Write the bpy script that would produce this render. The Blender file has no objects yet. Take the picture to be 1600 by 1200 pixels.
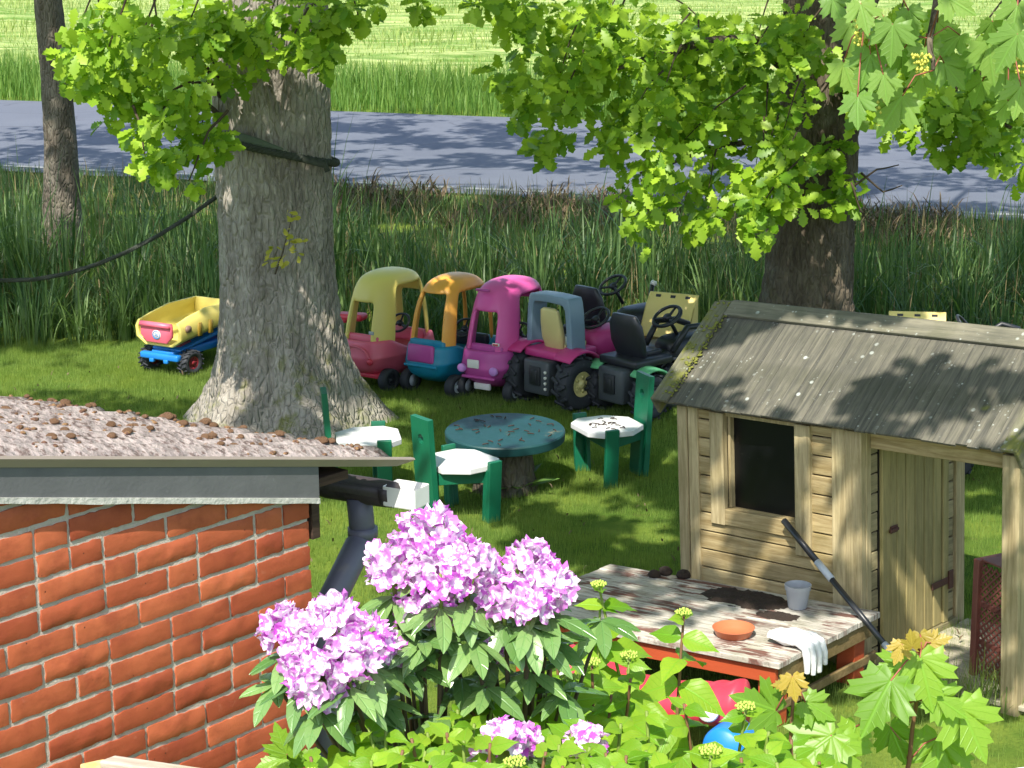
import bpy, bmesh, math, random
import numpy as np
from mathutils import Vector, Matrix, noise

random.seed(7); rng = np.random.default_rng(7)
scene = bpy.context.scene
COL = scene.collection

# ---------------------------------------------------------------- camera
CAM_H = 3.45; PITCH = math.radians(13.5); ROLL = math.radians(0.6); FPX = 3200.0
_fw = Vector((0, math.cos(PITCH), -math.sin(PITCH)))
_u0 = Vector((0, math.sin(PITCH), math.cos(PITCH))); _r0 = Vector((1, 0, 0))
_rt = _r0*math.cos(ROLL) - _u0*math.sin(ROLL); _up = _u0*math.cos(ROLL) + _r0*math.sin(ROLL)
cam_data = bpy.data.cameras.new('camera'); cam = bpy.data.objects.new('camera', cam_data); COL.objects.link(cam)
cam.matrix_world = Matrix(((_rt.x, _up.x, -_fw.x, 0), (_rt.y, _up.y, -_fw.y, 0), (_rt.z, _up.z, -_fw.z, CAM_H), (0, 0, 0, 1)))
cam_data.sensor_width = 36; cam_data.lens = FPX/1600*36
cam_data.clip_start = 0.1; cam_data.clip_end = 3000
scene.camera = cam

# ---------------------------------------------------------------- light
SUN = Vector((-0.17, -0.595, 0.785)).normalized()          # towards the sun
SUN_EL = math.asin(SUN.z); SUN_ROT = math.atan2(SUN.x, SUN.y)
world = bpy.data.worlds.new('World'); scene.world = world; world.use_nodes = True
wn = world.node_tree; wn.nodes.clear()
sky = wn.nodes.new('ShaderNodeTexSky'); sky.sky_type = 'NISHITA'; sky.sun_disc = False
sky.sun_elevation = SUN_EL; sky.sun_rotation = SUN_ROT; sky.air_density = 1.0; sky.dust_density = 1.5
bg = wn.nodes.new('ShaderNodeBackground'); bg.inputs[1].default_value = 0.15
wo = wn.nodes.new('ShaderNodeOutputWorld')
wn.links.new(sky.outputs[0], bg.inputs[0]); wn.links.new(bg.outputs[0], wo.inputs[0])
sl = bpy.data.lights.new('sun', 'SUN'); sl.energy = 4.2; sl.angle = math.radians(0.53); sl.color = (1.0, 0.94, 0.84)
sun = bpy.data.objects.new('sun', sl); COL.objects.link(sun)
sun.rotation_euler = SUN.to_track_quat('Z', 'Y').to_euler(); sun.location = (-8, -14, 20)
vs = scene.view_settings; vs.view_transform = 'Standard'; vs.look = 'None'; vs.gamma = 1.0; vs.exposure = 0.95
vs.use_curve_mapping = False
scene.render.engine = 'CYCLES'
cy = scene.cycles; cy.max_bounces = 6; cy.diffuse_bounces = 3; cy.glossy_bounces = 2; cy.transmission_bounces = 4; cy.transparent_max_bounces = 4

# a point of the place from a bearing of the survey picture (1600 x 1200) and a height or a distance
def ray(px, py):
    return _fw + _rt*((px-800)/FPX) + _up*((600-py)/FPX)
def gnd(px, py, z=0.0):
    d = ray(px, py); t = (z-CAM_H)/d.z
    return Vector((d.x*t, d.y*t, z))
def at(px, py, y):
    d = ray(px, py); t = y/d.y
    return Vector((d.x*t, y, CAM_H + d.z*t))

# ---------------------------------------------------------------- materials
def S(h, k=1.0):
    c = [int(h[i:i+2], 16)/255 for i in (0, 2, 4)]
    return tuple(k*(x/12.92 if x <= .04045 else ((x+.055)/1.055)**2.4) for x in c) + (1.0,)
class NT:
    def __init__(s, name):
        s.m = bpy.data.materials.new(name); s.m.use_nodes = True; s.t = s.m.node_tree; s.t.nodes.clear()
        s.out = s.t.nodes.new('ShaderNodeOutputMaterial')
    def n(s, typ, ins=None, **props):
        nd = s.t.nodes.new('ShaderNode'+typ)
        for k, v in props.items(): setattr(nd, k, v)
        for k, v in (ins or {}).items(): s.put(nd.inputs[k], v)
        return nd
    def put(s, sock, v):
        if hasattr(v, 'is_linked'): s.t.links.new(v, sock)
        else: sock.default_value = v
    def mix(s, f, a, b, blend='MIX'):
        nd = s.n('Mix', data_type='RGBA', blend_type=blend)
        s.put(nd.inputs[0], f); s.put(nd.inputs[6], a); s.put(nd.inputs[7], b); return nd.outputs[2]
    def math(s, op, a, b=0.0, c=0.0):
        nd = s.n('Math', operation=op); s.put(nd.inputs[0], a); s.put(nd.inputs[1], b); s.put(nd.inputs[2], c); return nd.outputs[0]
    def step(s, x, lo, hi):
        nd = s.n('MapRange', {0: x, 1: lo, 2: hi, 3: 0.0, 4: 1.0}, interpolation_type='SMOOTHSTEP'); return nd.outputs[0]
    def coord(s, kind='Object', scale=(1, 1, 1)):
        tc = s.n('TexCoord'); mp = s.n('Mapping', {'Vector': tc.outputs[kind], 'Scale': scale}); return mp.outputs[0]
    def noise(s, co, scale, detail=4, rough=.55, dist=0.0):
        return s.n('TexNoise', {'Vector': co, 'Scale': scale, 'Detail': detail, 'Roughness': rough, 'Distortion': dist}).outputs[0]
    def vor(s, co, scale, feature='F1', out='Distance'):
        return s.n('TexVoronoi', {'Vector': co, 'Scale': scale}, feature=feature).outputs[out]
    def bump(s, h, strength=.5, dist=.01, normal=None):
        b = s.n('Bump', {'Height': h, 'Strength': strength, 'Distance': dist})
        if normal is not None: s.put(b.inputs['Normal'], normal)
        return b.outputs[0]
    def pbr(s, color, rough=.6, normal=None, metal=0.0, spec=.5, **kw):
        p = s.n('BsdfPrincipled', {'Base Color': color, 'Roughness': rough, 'Metallic': metal, 'Specular IOR Level': spec})
        if normal is not None: s.put(p.inputs['Normal'], normal)
        for k, v in kw.items(): s.put(p.inputs[k], v)
        return p.outputs[0]
    def done(s, sh): s.t.links.new(sh, s.out.inputs[0]); return s.m

def plain(name, col, rough=.5, var=.25, scale=6, bump=.15, bscale=60, stretch=(1, 1, 1), rnd=0.0, dirt=None, dirtlo=.55, spec=.5, metal=0.0):
    """a paint, plastic or metal with uneven tone, fine relief and optional dirt"""
    t = NT(name); co = t.coord('Object', stretch)
    nz = t.noise(co, scale, 6, .6)
    c = t.mix(nz, tuple(x*(1-var) for x in col[:3])+(1,), tuple(min(1, x*(1+var)) for x in col[:3])+(1,))
    if rnd:
        oi = t.n('ObjectInfo'); hs = t.n('HueSaturation', {'Color': c, 'Value': t.math('MULTIPLY_ADD', oi.outputs['Random'], rnd*2, 1-rnd)})
        c = hs.outputs[0]
    r = t.math('MULTIPLY_ADD', t.noise(co, scale*3, 4), .3, rough-.15)
    if dirt:
        k = t.step(t.noise(co, scale*1.7, 8, .7), dirtlo, dirtlo+.18); c = t.mix(k, c, dirt)
    return t.done(t.pbr(c, r, t.bump(t.noise(co, bscale, 5), bump, .004), metal, spec))

def wood(name, c1, c2, rnd=.18, axis=0, rough=.8, extra=None):
    """weathered timber: grain along one local axis, knots and streaks"""
    t = NT(name); st = [14, 14, 14]; st[axis] = 1.0
    oi = t.n('ObjectInfo')
    tc = t.n('TexCoord'); mp = t.n('Mapping', {'Vector': tc.outputs['Object'], 'Scale': st})
    off = t.n('VectorMath', {0: mp.outputs[0], 1: t.n('CombineXYZ', {0: t.math('MULTIPLY', oi.outputs['Random'], 37.0), 1: t.math('MULTIPLY', oi.outputs['Random'], 11.0)}).outputs[0]}, operation='ADD').outputs[0]
    g = t.noise(off, 3.0, 8, .65, .6); g2 = t.noise(off, 11.0, 5, .6)
    c = t.mix(t.step(g, .3, .7), c1, c2)
    c = t.mix(t.math('MULTIPLY', t.step(g2, .5, .75), .35), c, tuple(x*.45 for x in c1[:3])+(1,))
    blot = t.noise(t.coord('Object'), 5.0, 5, .6)
    c = t.mix(t.math('MULTIPLY', t.step(blot, .45, .7), .45), c, (c1[0]*.75, c1[1]*.8, c1[2]*.6, 1))
    if extra: c = extra(t, c, off)
    hs = t.n('HueSaturation', {'Color': c, 'Value': t.math('MULTIPLY_ADD', oi.outputs['Random'], rnd*2, 1-rnd)})
    h = t.math('ADD', g, t.math('MULTIPLY', g2, .6))
    return t.done(t.pbr(hs.outputs[0], rough, t.bump(h, .55, .004), 0, .25))

def leafmat(name, c1, c2, trans=.45, rough=.45, veins=0.0, k=9.0, spec=.4, tint=1.25, cw=.28, big=None):
    """a leaf blade: colour differs leaf by leaf, light shines through it, optional veins on its UVs"""
    t = NT(name)
    g = t.n('NewGeometry'); oi = t.n('ObjectInfo')
    r = t.math('FRACT', t.math('ADD', g.outputs['Random Per Island'], oi.outputs['Random']))
    c = t.mix(r, c1, c2)
    c = t.mix(t.math('MULTIPLY', t.noise(t.coord('Object'), 30, 3), .5), c, tuple(x*.6 for x in c2[:3])+(1,))
    if big: c = t.mix(t.math('MULTIPLY', t.step(t.noise(t.n('NewGeometry').outputs['Position'], big[0], 5, .65), .42, .68), .75), c, big[1])
    nrm = None
    if veins:
        uv = t.n('SeparateXYZ', {0: t.n('TexCoord').outputs['UV']})
        u = t.math('ABSOLUTE', t.math('SUBTRACT', uv.outputs[0], .5))
        mid = t.math('SUBTRACT', 1.0, t.step(u, .006, .03))
        sv = t.math('ABSOLUTE', t.math('SINE', t.math('MULTIPLY', t.math('SUBTRACT', uv.outputs[1], t.math('MULTIPLY', u, .9)), k*3.14159)))
        side = t.math('SUBTRACT', 1.0, t.step(sv, .04, cw))
        v = t.math('MAXIMUM', mid, t.math('MULTIPLY', side, .7))
        c = t.mix(t.math('MULTIPLY', v, veins), c, tuple(min(1, x*1.7+.02) for x in c1[:3])+(1,))
        nrm = t.bump(t.math('SUBTRACT', 1.0, v), .5, .003)
    p = t.pbr(c, rough, nrm, 0, spec)
    tr = t.n('BsdfTranslucent', {'Color': t.mix(1.0, c, (tint, tint*1.0, .45, 1), 'MULTIPLY')})
    ms = t.n('MixShader', {0: trans, 1: p, 2: tr.outputs[0]})
    return t.done(ms.outputs[0])

# ---------------------------------------------------------------- mesh helpers
def rotz(a): return Matrix.Rotation(a, 4, 'Z')
def frame(p, d, up=(0, 0, 1)):
    """matrix at p whose X runs along d"""
    x = Vector(d).normalized(); u = Vector(up)
    if abs(x.dot(u)) > .98: u = Vector((0, 1, 0)) if abs(x.y) < .9 else Vector((1, 0, 0))
    y = u.cross(x).normalized(); z = x.cross(y)
    return Matrix(((x.x, y.x, z.x, p[0]), (x.y, y.y, z.y, p[1]), (x.z, y.z, z.z, p[2]), (0, 0, 0, 1)))
class MB:
    def __init__(s): s.v = []; s.f = []; s.uv = None
    def add(s, vs, fs, M=None):
        o = len(s.v)
        s.v += [tuple(M @ Vector(p)) for p in vs] if M is not None else [tuple(p) for p in vs]
        s.f += [tuple(i+o for i in f) for f in fs]; return s
    def box(s, c, d, M=None, taper=1.0):
        x, y, z = c; a, b, h = d[0]/2, d[1]/2, d[2]/2; k = taper
        v = [(x-a, y-b, z-h), (x+a, y-b, z-h), (x+a, y+b, z-h), (x-a, y+b, z-h), (x-a*k, y-b*k, z+h), (x+a*k, y-b*k, z+h), (x+a*k, y+b*k, z+h), (x-a*k, y+b*k, z+h)]
        return s.add(v, [(3, 2, 1, 0), (4, 5, 6, 7), (0, 1, 5, 4), (1, 2, 6, 5), (2, 3, 7, 6), (3, 0, 4, 7)], M)
    def loft(s, rings, cap0=True, cap1=True, closed=True, M=None):
        n = len(rings[0]); v = [p for r in rings for p in r]; f = []
        for i in range(len(rings)-1):
            for j in range(n if closed else n-1):
                k = (j+1) % n
                f.append((i*n+j, i*n+k, (i+1)*n+k, (i+1)*n+j))
        if cap0: f.append(tuple(reversed(range(n))))
        if cap1: f.append(tuple((len(rings)-1)*n+j for j in range(n)))
        return s.add(v, f, M)
    def tube(s, path, r, n=10, caps=True, M=None):
        path = [Vector(p) for p in path]; rings = []
        rs = r if hasattr(r, '__len__') else [r]*len(path)
        u = Vector((0, 0, 1)); d0 = (path[1]-path[0]).normalized()
        if abs(d0.z) > .9: u = Vector((0, 1, 0))
        for i, p in enumerate(path):
            d = (path[min(i+1, len(path)-1)]-path[max(i-1, 0)]).normalized()
            a = u.cross(d); a = a.normalized() if a.length > 1e-5 else Vector((1, 0, 0)); b = d.cross(a); u = b
            rings.append([p+a*rs[i]*math.cos(t*2*math.pi/n)+b*rs[i]*math.sin(t*2*math.pi/n) for t in range(n)])
        return s.loft(rings, caps, caps, True, M)
    def lathe(s, prof, n=24, M=None, caps=True):
        return s.loft([[(r*math.cos(2*math.pi*j/n), r*math.sin(2*math.pi*j/n), z) for j in range(n)] for r, z in prof], caps, caps, True, M)
    def prism(s, poly, h, M=None):
        n = len(poly); v = [(x, y, -h/2) for x, y in poly]+[(x, y, h/2) for x, y in poly]
        f = [tuple(reversed(range(n))), tuple(range(n, 2*n))]+[(i, (i+1) % n, n+(i+1) % n, n+i) for i in range(n)]
        return s.add(v, f, M)
    def mesh(s, name, mat, smooth=False, uvs=None):
        me = bpy.data.meshes.new(name); me.from_pydata(s.v, [], s.f)
        if mat is not None: me.materials.append(mat)
        if smooth: me.shade_smooth()
        if uvs is not None:
            ul = me.uv_layers.new(name='UVMap'); li = np.empty(len(me.loops), np.int32); me.loops.foreach_get('vertex_index', li)
            ul.data.foreach_set('uv', np.asarray(uvs, np.float32)[li].ravel())
        me.update(); return me
    def build(s, name, mat, parent=None, smooth=False, bevel=0.0, seg=2, M=None, label=None, fix=True):
        me = s.mesh(name, mat, smooth)
        if fix:
            bm = bmesh.new(); bm.from_mesh(me); bmesh.ops.recalc_face_normals(bm, faces=bm.faces); bm.to_mesh(me); bm.free()
        return put(name, me, parent, M, bevel, seg, label)
def put(name, me, parent=None, M=None, bevel=0.0, seg=2, label=None):
    o = bpy.data.objects.new(name, me); COL.objects.link(o)
    if parent is not None: o.parent = parent
    if M is not None: o.matrix_local = M
    if bevel:
        b = o.modifiers.new('bevel', 'BEVEL'); b.width = bevel; b.segments = seg; b.limit_method = 'ANGLE'; b.angle_limit = .6; b.harden_normals = False
    if label: o['label'] = label
    return o
def thing(name, label, cat, M=None, group=None, loc=None):
    o = bpy.data.objects.new(name, None); COL.objects.link(o); o.empty_display_size = .1
    if M is not None: o.matrix_world = M
    if loc is not None: o.location = loc
    return tag(o, label, cat, group)
def tag(o, label, cat, group=None):
    o['label'] = label; o['category'] = cat
    if group: o['group'] = group
    return o
def kind(o, k, label=None):
    o['kind'] = k
    if label: o['label'] = label
    return o
def npmesh(name, verts, faces, mat, smooth=False, uvs=None):
    """a big mesh of equal-sided faces from arrays"""
    me = bpy.data.meshes.new(name); verts = np.asarray(verts, np.float32).reshape(-1, 3); faces = np.asarray(faces, np.int32)
    nf, k = faces.shape
    me.vertices.add(len(verts)); me.vertices.foreach_set('co', verts.ravel())
    me.loops.add(nf*k); me.loops.foreach_set('vertex_index', faces.ravel())
    me.polygons.add(nf); me.polygons.foreach_set('loop_start', np.arange(0, nf*k, k, dtype=np.int32))
    if uvs is not None:
        ul = me.uv_layers.new(name='UVMap'); ul.data.foreach_set('uv', np.asarray(uvs, np.float32)[faces.ravel()].ravel())
    me.materials.append(mat); me.update(calc_edges=True)
    if smooth: me.shade_smooth()
    return me
def fbm(x, y, z=0.0, o=3): return noise.fractal(Vector((x, y, z)), 1.0, 2.0, o)
def superell(a, b, z, n=32, e=3.0, cx=0.0, cy=0.0):
    r = []
    for i in range(n):
        t = 2*math.pi*i/n; c, s_ = math.cos(t), math.sin(t)
        r.append((cx+a*math.copysign(abs(c)**(2/e), c), cy+b*math.copysign(abs(s_)**(2/e), s_), z))
    return r
def arc(cx, cy, r, a0, a1, n): return [(cx+r*math.cos(a0+(a1-a0)*i/n), cy+r*math.sin(a0+(a1-a0)*i/n)) for i in range(n+1)]
# ================================================================ ground, road, field, grasses
def gp(u, v): return u + 0*v
ROAD_N = [gnd(0, 268), gnd(700, 304), gnd(1600, 348)]; ROAD_F = [gnd(0, 147), gnd(520, 172), gnd(1600, 226)]
def fitline(ps):
    x = np.array([p.x for p in ps]); y = np.array([p.y for p in ps]); k, c = np.polyfit(x, y, 1); return float(k), float(c)
KN, CN = fitline(ROAD_N); KF, CF = fitline(ROAD_F)
def road_near(x): return KN*x+CN
def road_far(x): return KN*x + CN + (KF-KN)*0 + (CF-CN)
def lawn_back(x): return 15.75 - .12*(x+3) + .25*math.sin(x*1.7)

t = NT('soil_and_turf'); co = t.coord('Object')
c = t.mix(t.step(t.noise(co, 2.2, 6, .65), .35, .7), S('54702a', .85), S('7d8f3a', .85))
c = t.mix(t.math('MULTIPLY', t.step(t.noise(co, 9, 6, .7), .55, .75), .6), c, S('5e4f33', .8))
M_GROUND = t.done(t.pbr(c, .95, t.bump(t.noise(co, 40, 6, .7), .8, .02), 0, .1))
o = kind(put('ground', npmesh('ground', [(-400, -60, 0), (400, -60, 0), (400, 900, 0), (-400, 900, 0)], [(0, 1, 2, 3)], M_GROUND)), 'structure')

# asphalt
t = NT('asphalt'); co = t.coord('Object')
c = t.mix(t.noise(co, .7, 5, .6), S('6c7280', .6), S('868c98', .6))
c = t.mix(t.math('MULTIPLY', t.step(t.noise(co, 60, 3, .7), .5, .7), .5), c, S('9a9fa6', .5))
crk = t.vor(t.n('VectorMath', {0: co, 1: t.n('CombineXYZ', {0: t.noise(co, 1.2, 4)}).outputs[0]}, operation='ADD').outputs[0], .33, 'DISTANCE_TO_EDGE')
c = t.mix(t.math('MULTIPLY', t.math('SUBTRACT', 1.0, t.step(crk, .002, .008)), .35), c, S('30343c', .5))
M_ASPH = t.done(t.pbr(c, .85, t.bump(t.noise(co, 160, 3, .7), .5, .006), 0, .3))
def road_strip(name, mat, off0, off1, z, wob=0.0, base=road_near):
    vs, fs = [], []
    xs = np.arange(-60, 60.1, .4)
    for i, x in enumerate(xs):
        y = base(x)
        vs += [(x, y+off0+wob*fbm(x*.8, 3.1), z), (x, y+off1+wob*fbm(x*.9, 9.7), z)]
        if i: fs.append((2*i-2, 2*i, 2*i+1, 2*i-1))
    return put(name, npmesh(name, vs, fs, mat))
ROAD_W = CF-CN
kind(road_strip('road', M_ASPH, -.1, ROAD_W, .03, .1), 'structure')
M_LINE = plain('road_paint', S('a8acac', .62), .8, .3, 3, .3, 90, dirt=S('6c7078', .45), dirtlo=.5)
kind(road_strip('edge_line', M_LINE, .28, .42, .0345), 'structure')
# field
t = NT('mown_hay'); tc = t.n('TexCoord')
mp = t.n('Mapping', {'Vector': tc.outputs['Object'], 'Rotation': (0, 0, .5), 'Scale': (.35, 1.6, 1)}).outputs[0]
nz = t.noise(mp, .9, 9, .72, .8)
c = t.mix(t.step(nz, .38, .66), S('6f9640', .8), S('cdd88c', .85))
c = t.mix(t.math('MULTIPLY', t.step(t.noise(mp, 7, 6, .75), .5, .7), .5), c, S('77993f', .8))
M_FIELD = t.done(t.pbr(c, .95, t.bump(nz, 1.0, .2), 0, .1))
vs, fs, nx, ny = [], [], 120, 90
for j in range(ny+1):
    for i in range(nx+1):
        x = -60+120*i/nx; dd = (j/ny)**1.6*160
        y = road_far(x)+3.6+dd
        vs.append((x, y, .03+.22*max(0, fbm(x*.25+y*.12, y*.55-x*.2, 0, 4))+.0*dd))
fs = [(j*(nx+1)+i, j*(nx+1)+i+1, (j+1)*(nx+1)+i+1, (j+1)*(nx+1)+i) for j in range(ny) for i in range(nx)]
kind(put('field', npmesh('field', vs, fs, M_FIELD, True)), 'structure')

# ---- grass blades, vectorised
def blades(P, h, w, lean, seg, yaw=None, droop=1.0, tip=.08):
    """P (n,3) roots; strips of seg quads that bow over; returns verts, faces"""
    n = len(P); yaw = rng.uniform(0, 2*np.pi, n) if yaw is None else yaw
    d = np.stack([np.cos(yaw), np.sin(yaw), np.zeros(n)], 1); sd = np.stack([-np.sin(yaw), np.cos(yaw), np.zeros(n)], 1)
    V = np.zeros((n, seg+1, 2, 3), np.float32)
    ang = np.zeros(n); p = P.astype(np.float64).copy()
    a0 = lean*.35
    for k in range(seg+1):
        t_ = k/seg
        ww = w*((1-t_)**.6*(1-tip)+tip)*(.55+.9*min(t_*3, 1)*.5)
        V[:, k, 0] = p - sd*ww[:, None]*.5; V[:, k, 1] = p + sd*ww[:, None]*.5
        a = a0 + lean*droop*(t_**1.6)*1.2
        stp = (h/seg)[:, None]
        p = p + d*(np.sin(a)[:, None]*stp) + np.array([0, 0, 1.0])*(np.cos(a)[:, None]*stp)
    base = (np.arange(n)*(seg+1)*2)[:, None, None]; kk = (np.arange(seg)*2)[None, :, None]
    F_ = base + kk + np.array([0, 1, 3, 2])[None, None, :]
    return V.reshape(-1, 3), F_.reshape(-1, 4)
def in_view(x, y, m=.6): return np.abs(x) < y*.262+m

# mown lawn
M_LAWN = leafmat('lawn_blade', S('587f38', .95), S('a2b862', .95), .45, .6, tint=1.1, spec=.2, big=(1.3, S('7f963c', .9)))
N = 900000
x = rng.uniform(-5.2, 5.2, N); y = 5.5+np.sqrt(rng.uniform(0, 1, N))*11.0
bare = gnd(965, 822); keep = in_view(x, y) & (y < 15.9-.12*(x+3)) & (((x-bare.x)/.22)**2+((y-bare.y)/.2)**2 > rng.uniform(.2, 1.3, N)); x, y = x[keep], y[keep]
den = np.array([fbm(a*1.3, b*1.3, 0, 2) for a, b in zip(x[::1], y[::1])]) if False else np.sin(x*2.1+np.sin(y*1.7)*1.3)*np.sin(y*2.7+np.sin(x*1.9)*1.2)
keep = rng.uniform(-1.6, 1.2, len(x)) < .75+.5*den; x, y, den = x[keep], y[keep], den[keep]
n = len(x); P = np.stack([x, y, np.zeros(n)], 1)
V, F_ = blades(P, rng.uniform(.025, .06, n)*(1+.25*den), rng.uniform(.003, .0055, n), rng.uniform(.1, 1.0, n), 1, tip=.05)
tri = F_[:, [0, 1, 2]]
kind(tag(put('lawn_grass', npmesh('lawn_grass', V, tri, M_LAWN)), 'short mown grass of the garden lawn', 'grass'), 'stuff')

# tall reed grass in the ditch between lawn and road
M_REED = leafmat('reed_blade', S('2c5830', .85), S('86a260', .95), .4, .45, tint=1.1, spec=.45, big=(.8, S('35603a', .8)))
M_DRY = leafmat('dry_blade', S('8a7a52', .8), S('b3a57c', .8), .3, .7, tint=1.0, spec=.2)
def patch(n, x0, x1, f0, f1, bias=1.0):
    x = rng.uniform(x0, x1, n); s = rng.uniform(0, 1, n)**bias
    lb = 15.75-.12*(x+3)+.25*np.sin(x*1.7); rn = KN*x+CN-.2
    y = lb+(rn-lb)*(f0+(f1-f0)*s); return x, y, f0+(f1-f0)*s
def clumps(nc, lo, hi, f0, f1, bias, hfun, wr, spread, lean, seg=6):
    cx, cy, cs = patch(nc, -8.5, 8.5, f0, f1, bias); keep = in_view(cx, cy, 1.4); cx, cy, cs = cx[keep], cy[keep], cs[keep]
    nb = rng.integers(lo, hi, len(cx)); idx = np.repeat(np.arange(len(cx)), nb); n = len(idx)
    ang = rng.uniform(0, 2*np.pi, n); rad = np.abs(rng.normal(0, spread, n))
    x = cx[idx]+rad*np.cos(ang); y = cy[idx]+rad*np.sin(ang); hh = hfun(cx, cy, cs)[idx]*rng.uniform(.5, 1.12, n)
    tw = (rng.normal(0, .3, len(cx)))[idx]
    V, F_ = blades(np.stack([x, y, np.zeros(n)], 1), hh, rng.uniform(*wr, n)*(.6+.5*hh), np.abs(rng.normal(lean, lean*.8, n)), seg, ang+tw+rng.normal(0, .5, n), 1.4)
    return V, F_
def reed_h(x, y, s): return (.45+.5*np.clip(s*10, 0, 1))*(1+.28*np.sin(x*2.3+np.sin(y*1.7)*2))*rng.uniform(.5, 1.2, len(x))*np.clip(1.15-1.25*s, .12, 1)*np.where(x < -1.2, 1.12, .92)
V, F_ = clumps(1500, 9, 22, .0, .93, 1.6, reed_h, (.012, .032), .07, .5)
V2, F2 = clumps(900, 5, 12, .0, .5, 1.3, lambda x, y, s: reed_h(x, y, s)*1.05, (.008, .018), .10, .2)
F_ = np.concatenate([F_, F2+len(V)]); V = np.concatenate([V, V2])
kind(tag(put('reed_grass', npmesh('reed_grass', V, F_, M_REED)), 'tall dark green reed grass filling the ditch beside the road', 'reeds'), 'stuff')
xs, ys, ss = patch(8000, -8.5, 8.5, .02, .97, .8); keep = in_view(xs, ys, 1.2); xs, ys, ss = xs[keep], ys[keep], ss[keep]
n = len(xs); P = np.stack([xs, ys, np.zeros(n)], 1)
V, F_ = blades(P, rng.uniform(.2, .8, n)*(1-.5*ss), rng.uniform(.006, .014, n), np.abs(rng.normal(.7, .5, n)), 5)
kind(tag(put('dead_grass', npmesh('dead_grass', V, F_, M_DRY)), 'straw coloured dead stalks and litter among the green reeds', 'dead grass'), 'stuff')
# brown mat of dead leaves and stalks on the bank below the road
xs, ys, ss = patch(5500, -2.2, 8.5, .66, .98, .9); keep = in_view(xs, ys, 1.2) & (np.sin(xs*1.9+np.sin(ys)*1.5) > -.55); xs, ys, ss = xs[keep], ys[keep], ss[keep]; n = len(xs)
V, F_ = blades(np.stack([xs, ys, rng.uniform(.01, .14, n)], 1), rng.uniform(.10, .38, n), rng.uniform(.01, .03, n), rng.uniform(1.3, 1.9, n), 3)
M_MAT = leafmat('dead_mat', S('5c4c3c', .7), S('94826a', .75), .15, .85, tint=1.0, spec=.1)
kind(tag(put('bank_litter', npmesh('bank_litter', V, F_, M_MAT)), 'brown mat of dead leaves and stalks on the bank below the road', 'litter'), 'stuff')
# low bank growth at the near road edge, and the soft lawn fringe
xs, ys, ss = patch(16000, -8.5, 8.5, .72, 1.0, .7); keep = in_view(xs, ys, 1.2); xs, ys, ss = xs[keep], ys[keep], ss[keep]
n = len(xs); P = np.stack([xs, ys, np.zeros(n)], 1)
V, F_ = blades(P, rng.uniform(.05, .22, n), rng.uniform(.008, .018, n), np.abs(rng.normal(.5, .4, n)), 3)
kind(tag(put('bank_grass', npmesh('bank_grass', V, F_, M_REED)), 'low green grass on the bank at the near edge of the road', 'grass'), 'stuff')
# rough verge beyond the road
N = 26000; x = rng.uniform(-13, 13, N); f = rng.uniform(0, 1, N); y = KN*x+CN+ROAD_W+.05+f*3.9
keep = in_view(x, y, 1); x, y, f = x[keep], y[keep], f[keep]; n = len(x)
V, F_ = blades(np.stack([x, y, np.full(n, .0)], 1), rng.uniform(.15, .62, n)*(.5+.7*np.clip(f*2, 0, 1)), rng.uniform(.014, .03, n), np.abs(rng.normal(.3, .3, n)), 3)
M_VERGE = leafmat('verge_blade', S('4f8030', .9), S('86a850', .9), .4, .5, tint=1.1, spec=.3)
kind(tag(put('verge_grass', npmesh('verge_grass', V, F_, M_VERGE)), 'rough green grass verge on the far side of the road', 'grass'), 'stuff')
# mown stubble and swaths in the field
N = 60000; x = rng.uniform(-22, 22, N); f = rng.uniform(0, 1, N)**1.5; y = KN*x+CN+ROAD_W+3.7+f*42
keep = in_view(x, y, 1); x, y = x[keep], y[keep]; n = len(x)
sw = np.clip(np.sin(y*.55+x*.25)*.5+.5, 0, 1)
V, F_ = blades(np.stack([x, y, np.full(n, .03)], 1), rng.uniform(.1, .25, n)*(.5+sw), rng.uniform(.015, .04, n), np.abs(rng.normal(.9, .4, n)), 2)
M_HAY = leafmat('hay_blade', S('8fb04e', .85), S('ced68e', .85), .4, .6, tint=1.0, spec=.2, big=(.6, S('6f983e', .8)))
kind(tag(put('hay_swaths', npmesh('hay_swaths', V, F_, M_HAY)), 'pale cut grass lying in swaths on the field', 'hay'), 'stuff')
# ================================================================ brick outbuilding
t = NT('fired_brick'); co = t.coord('Object'); oi = t.n('ObjectInfo')
off = t.n('VectorMath', {0: co, 1: t.n('CombineXYZ', {0: t.math('MULTIPLY', oi.outputs['Random'], 31.0), 2: t.math('MULTIPLY', oi.outputs['Random'], 17.0)}).outputs[0]}, operation='ADD').outputs[0]
c = t.mix(oi.outputs['Random'], S('9e4a2e', .92), S('bb6440', .97))
c = t.mix(t.math('MULTIPLY', t.step(t.noise(off, 7, 6, .65), .4, .7), .6), c, S('8a3a26', .85))
c = t.mix(t.math('MULTIPLY', t.step(t.noise(off, 22, 6, .7), .58, .74), .45), c, S('b8745a', .85))
pit = t.step(t.vor(off, 38), .05, .16)
c = t.mix(t.math('MULTIPLY', t.math('SUBTRACT', 1.0, pit), t.step(t.noise(off, 11, 3), .55, .65)), c, S('5e2e20', .8))
hgt = t.math('ADD', t.math('MULTIPLY', t.noise(off, 16, 5, .6), .8), t.math('MULTIPLY', t.noise(off, 120, 3, .7), .22))
M_BRICK = t.done(t.pbr(c, .62, t.bump(hgt, .5, .006), 0, .4))
t = NT('mortar'); co = t.coord('Object')
c = t.mix(t.noise(co, 18, 6, .7), S('a59d90', .85), S('ded6c8', .85))
M_MORTAR = t.done(t.pbr(c, .95, t.bump(t.noise(co, 70, 6, .75), 1.0, .006), 0, .1))
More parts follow.
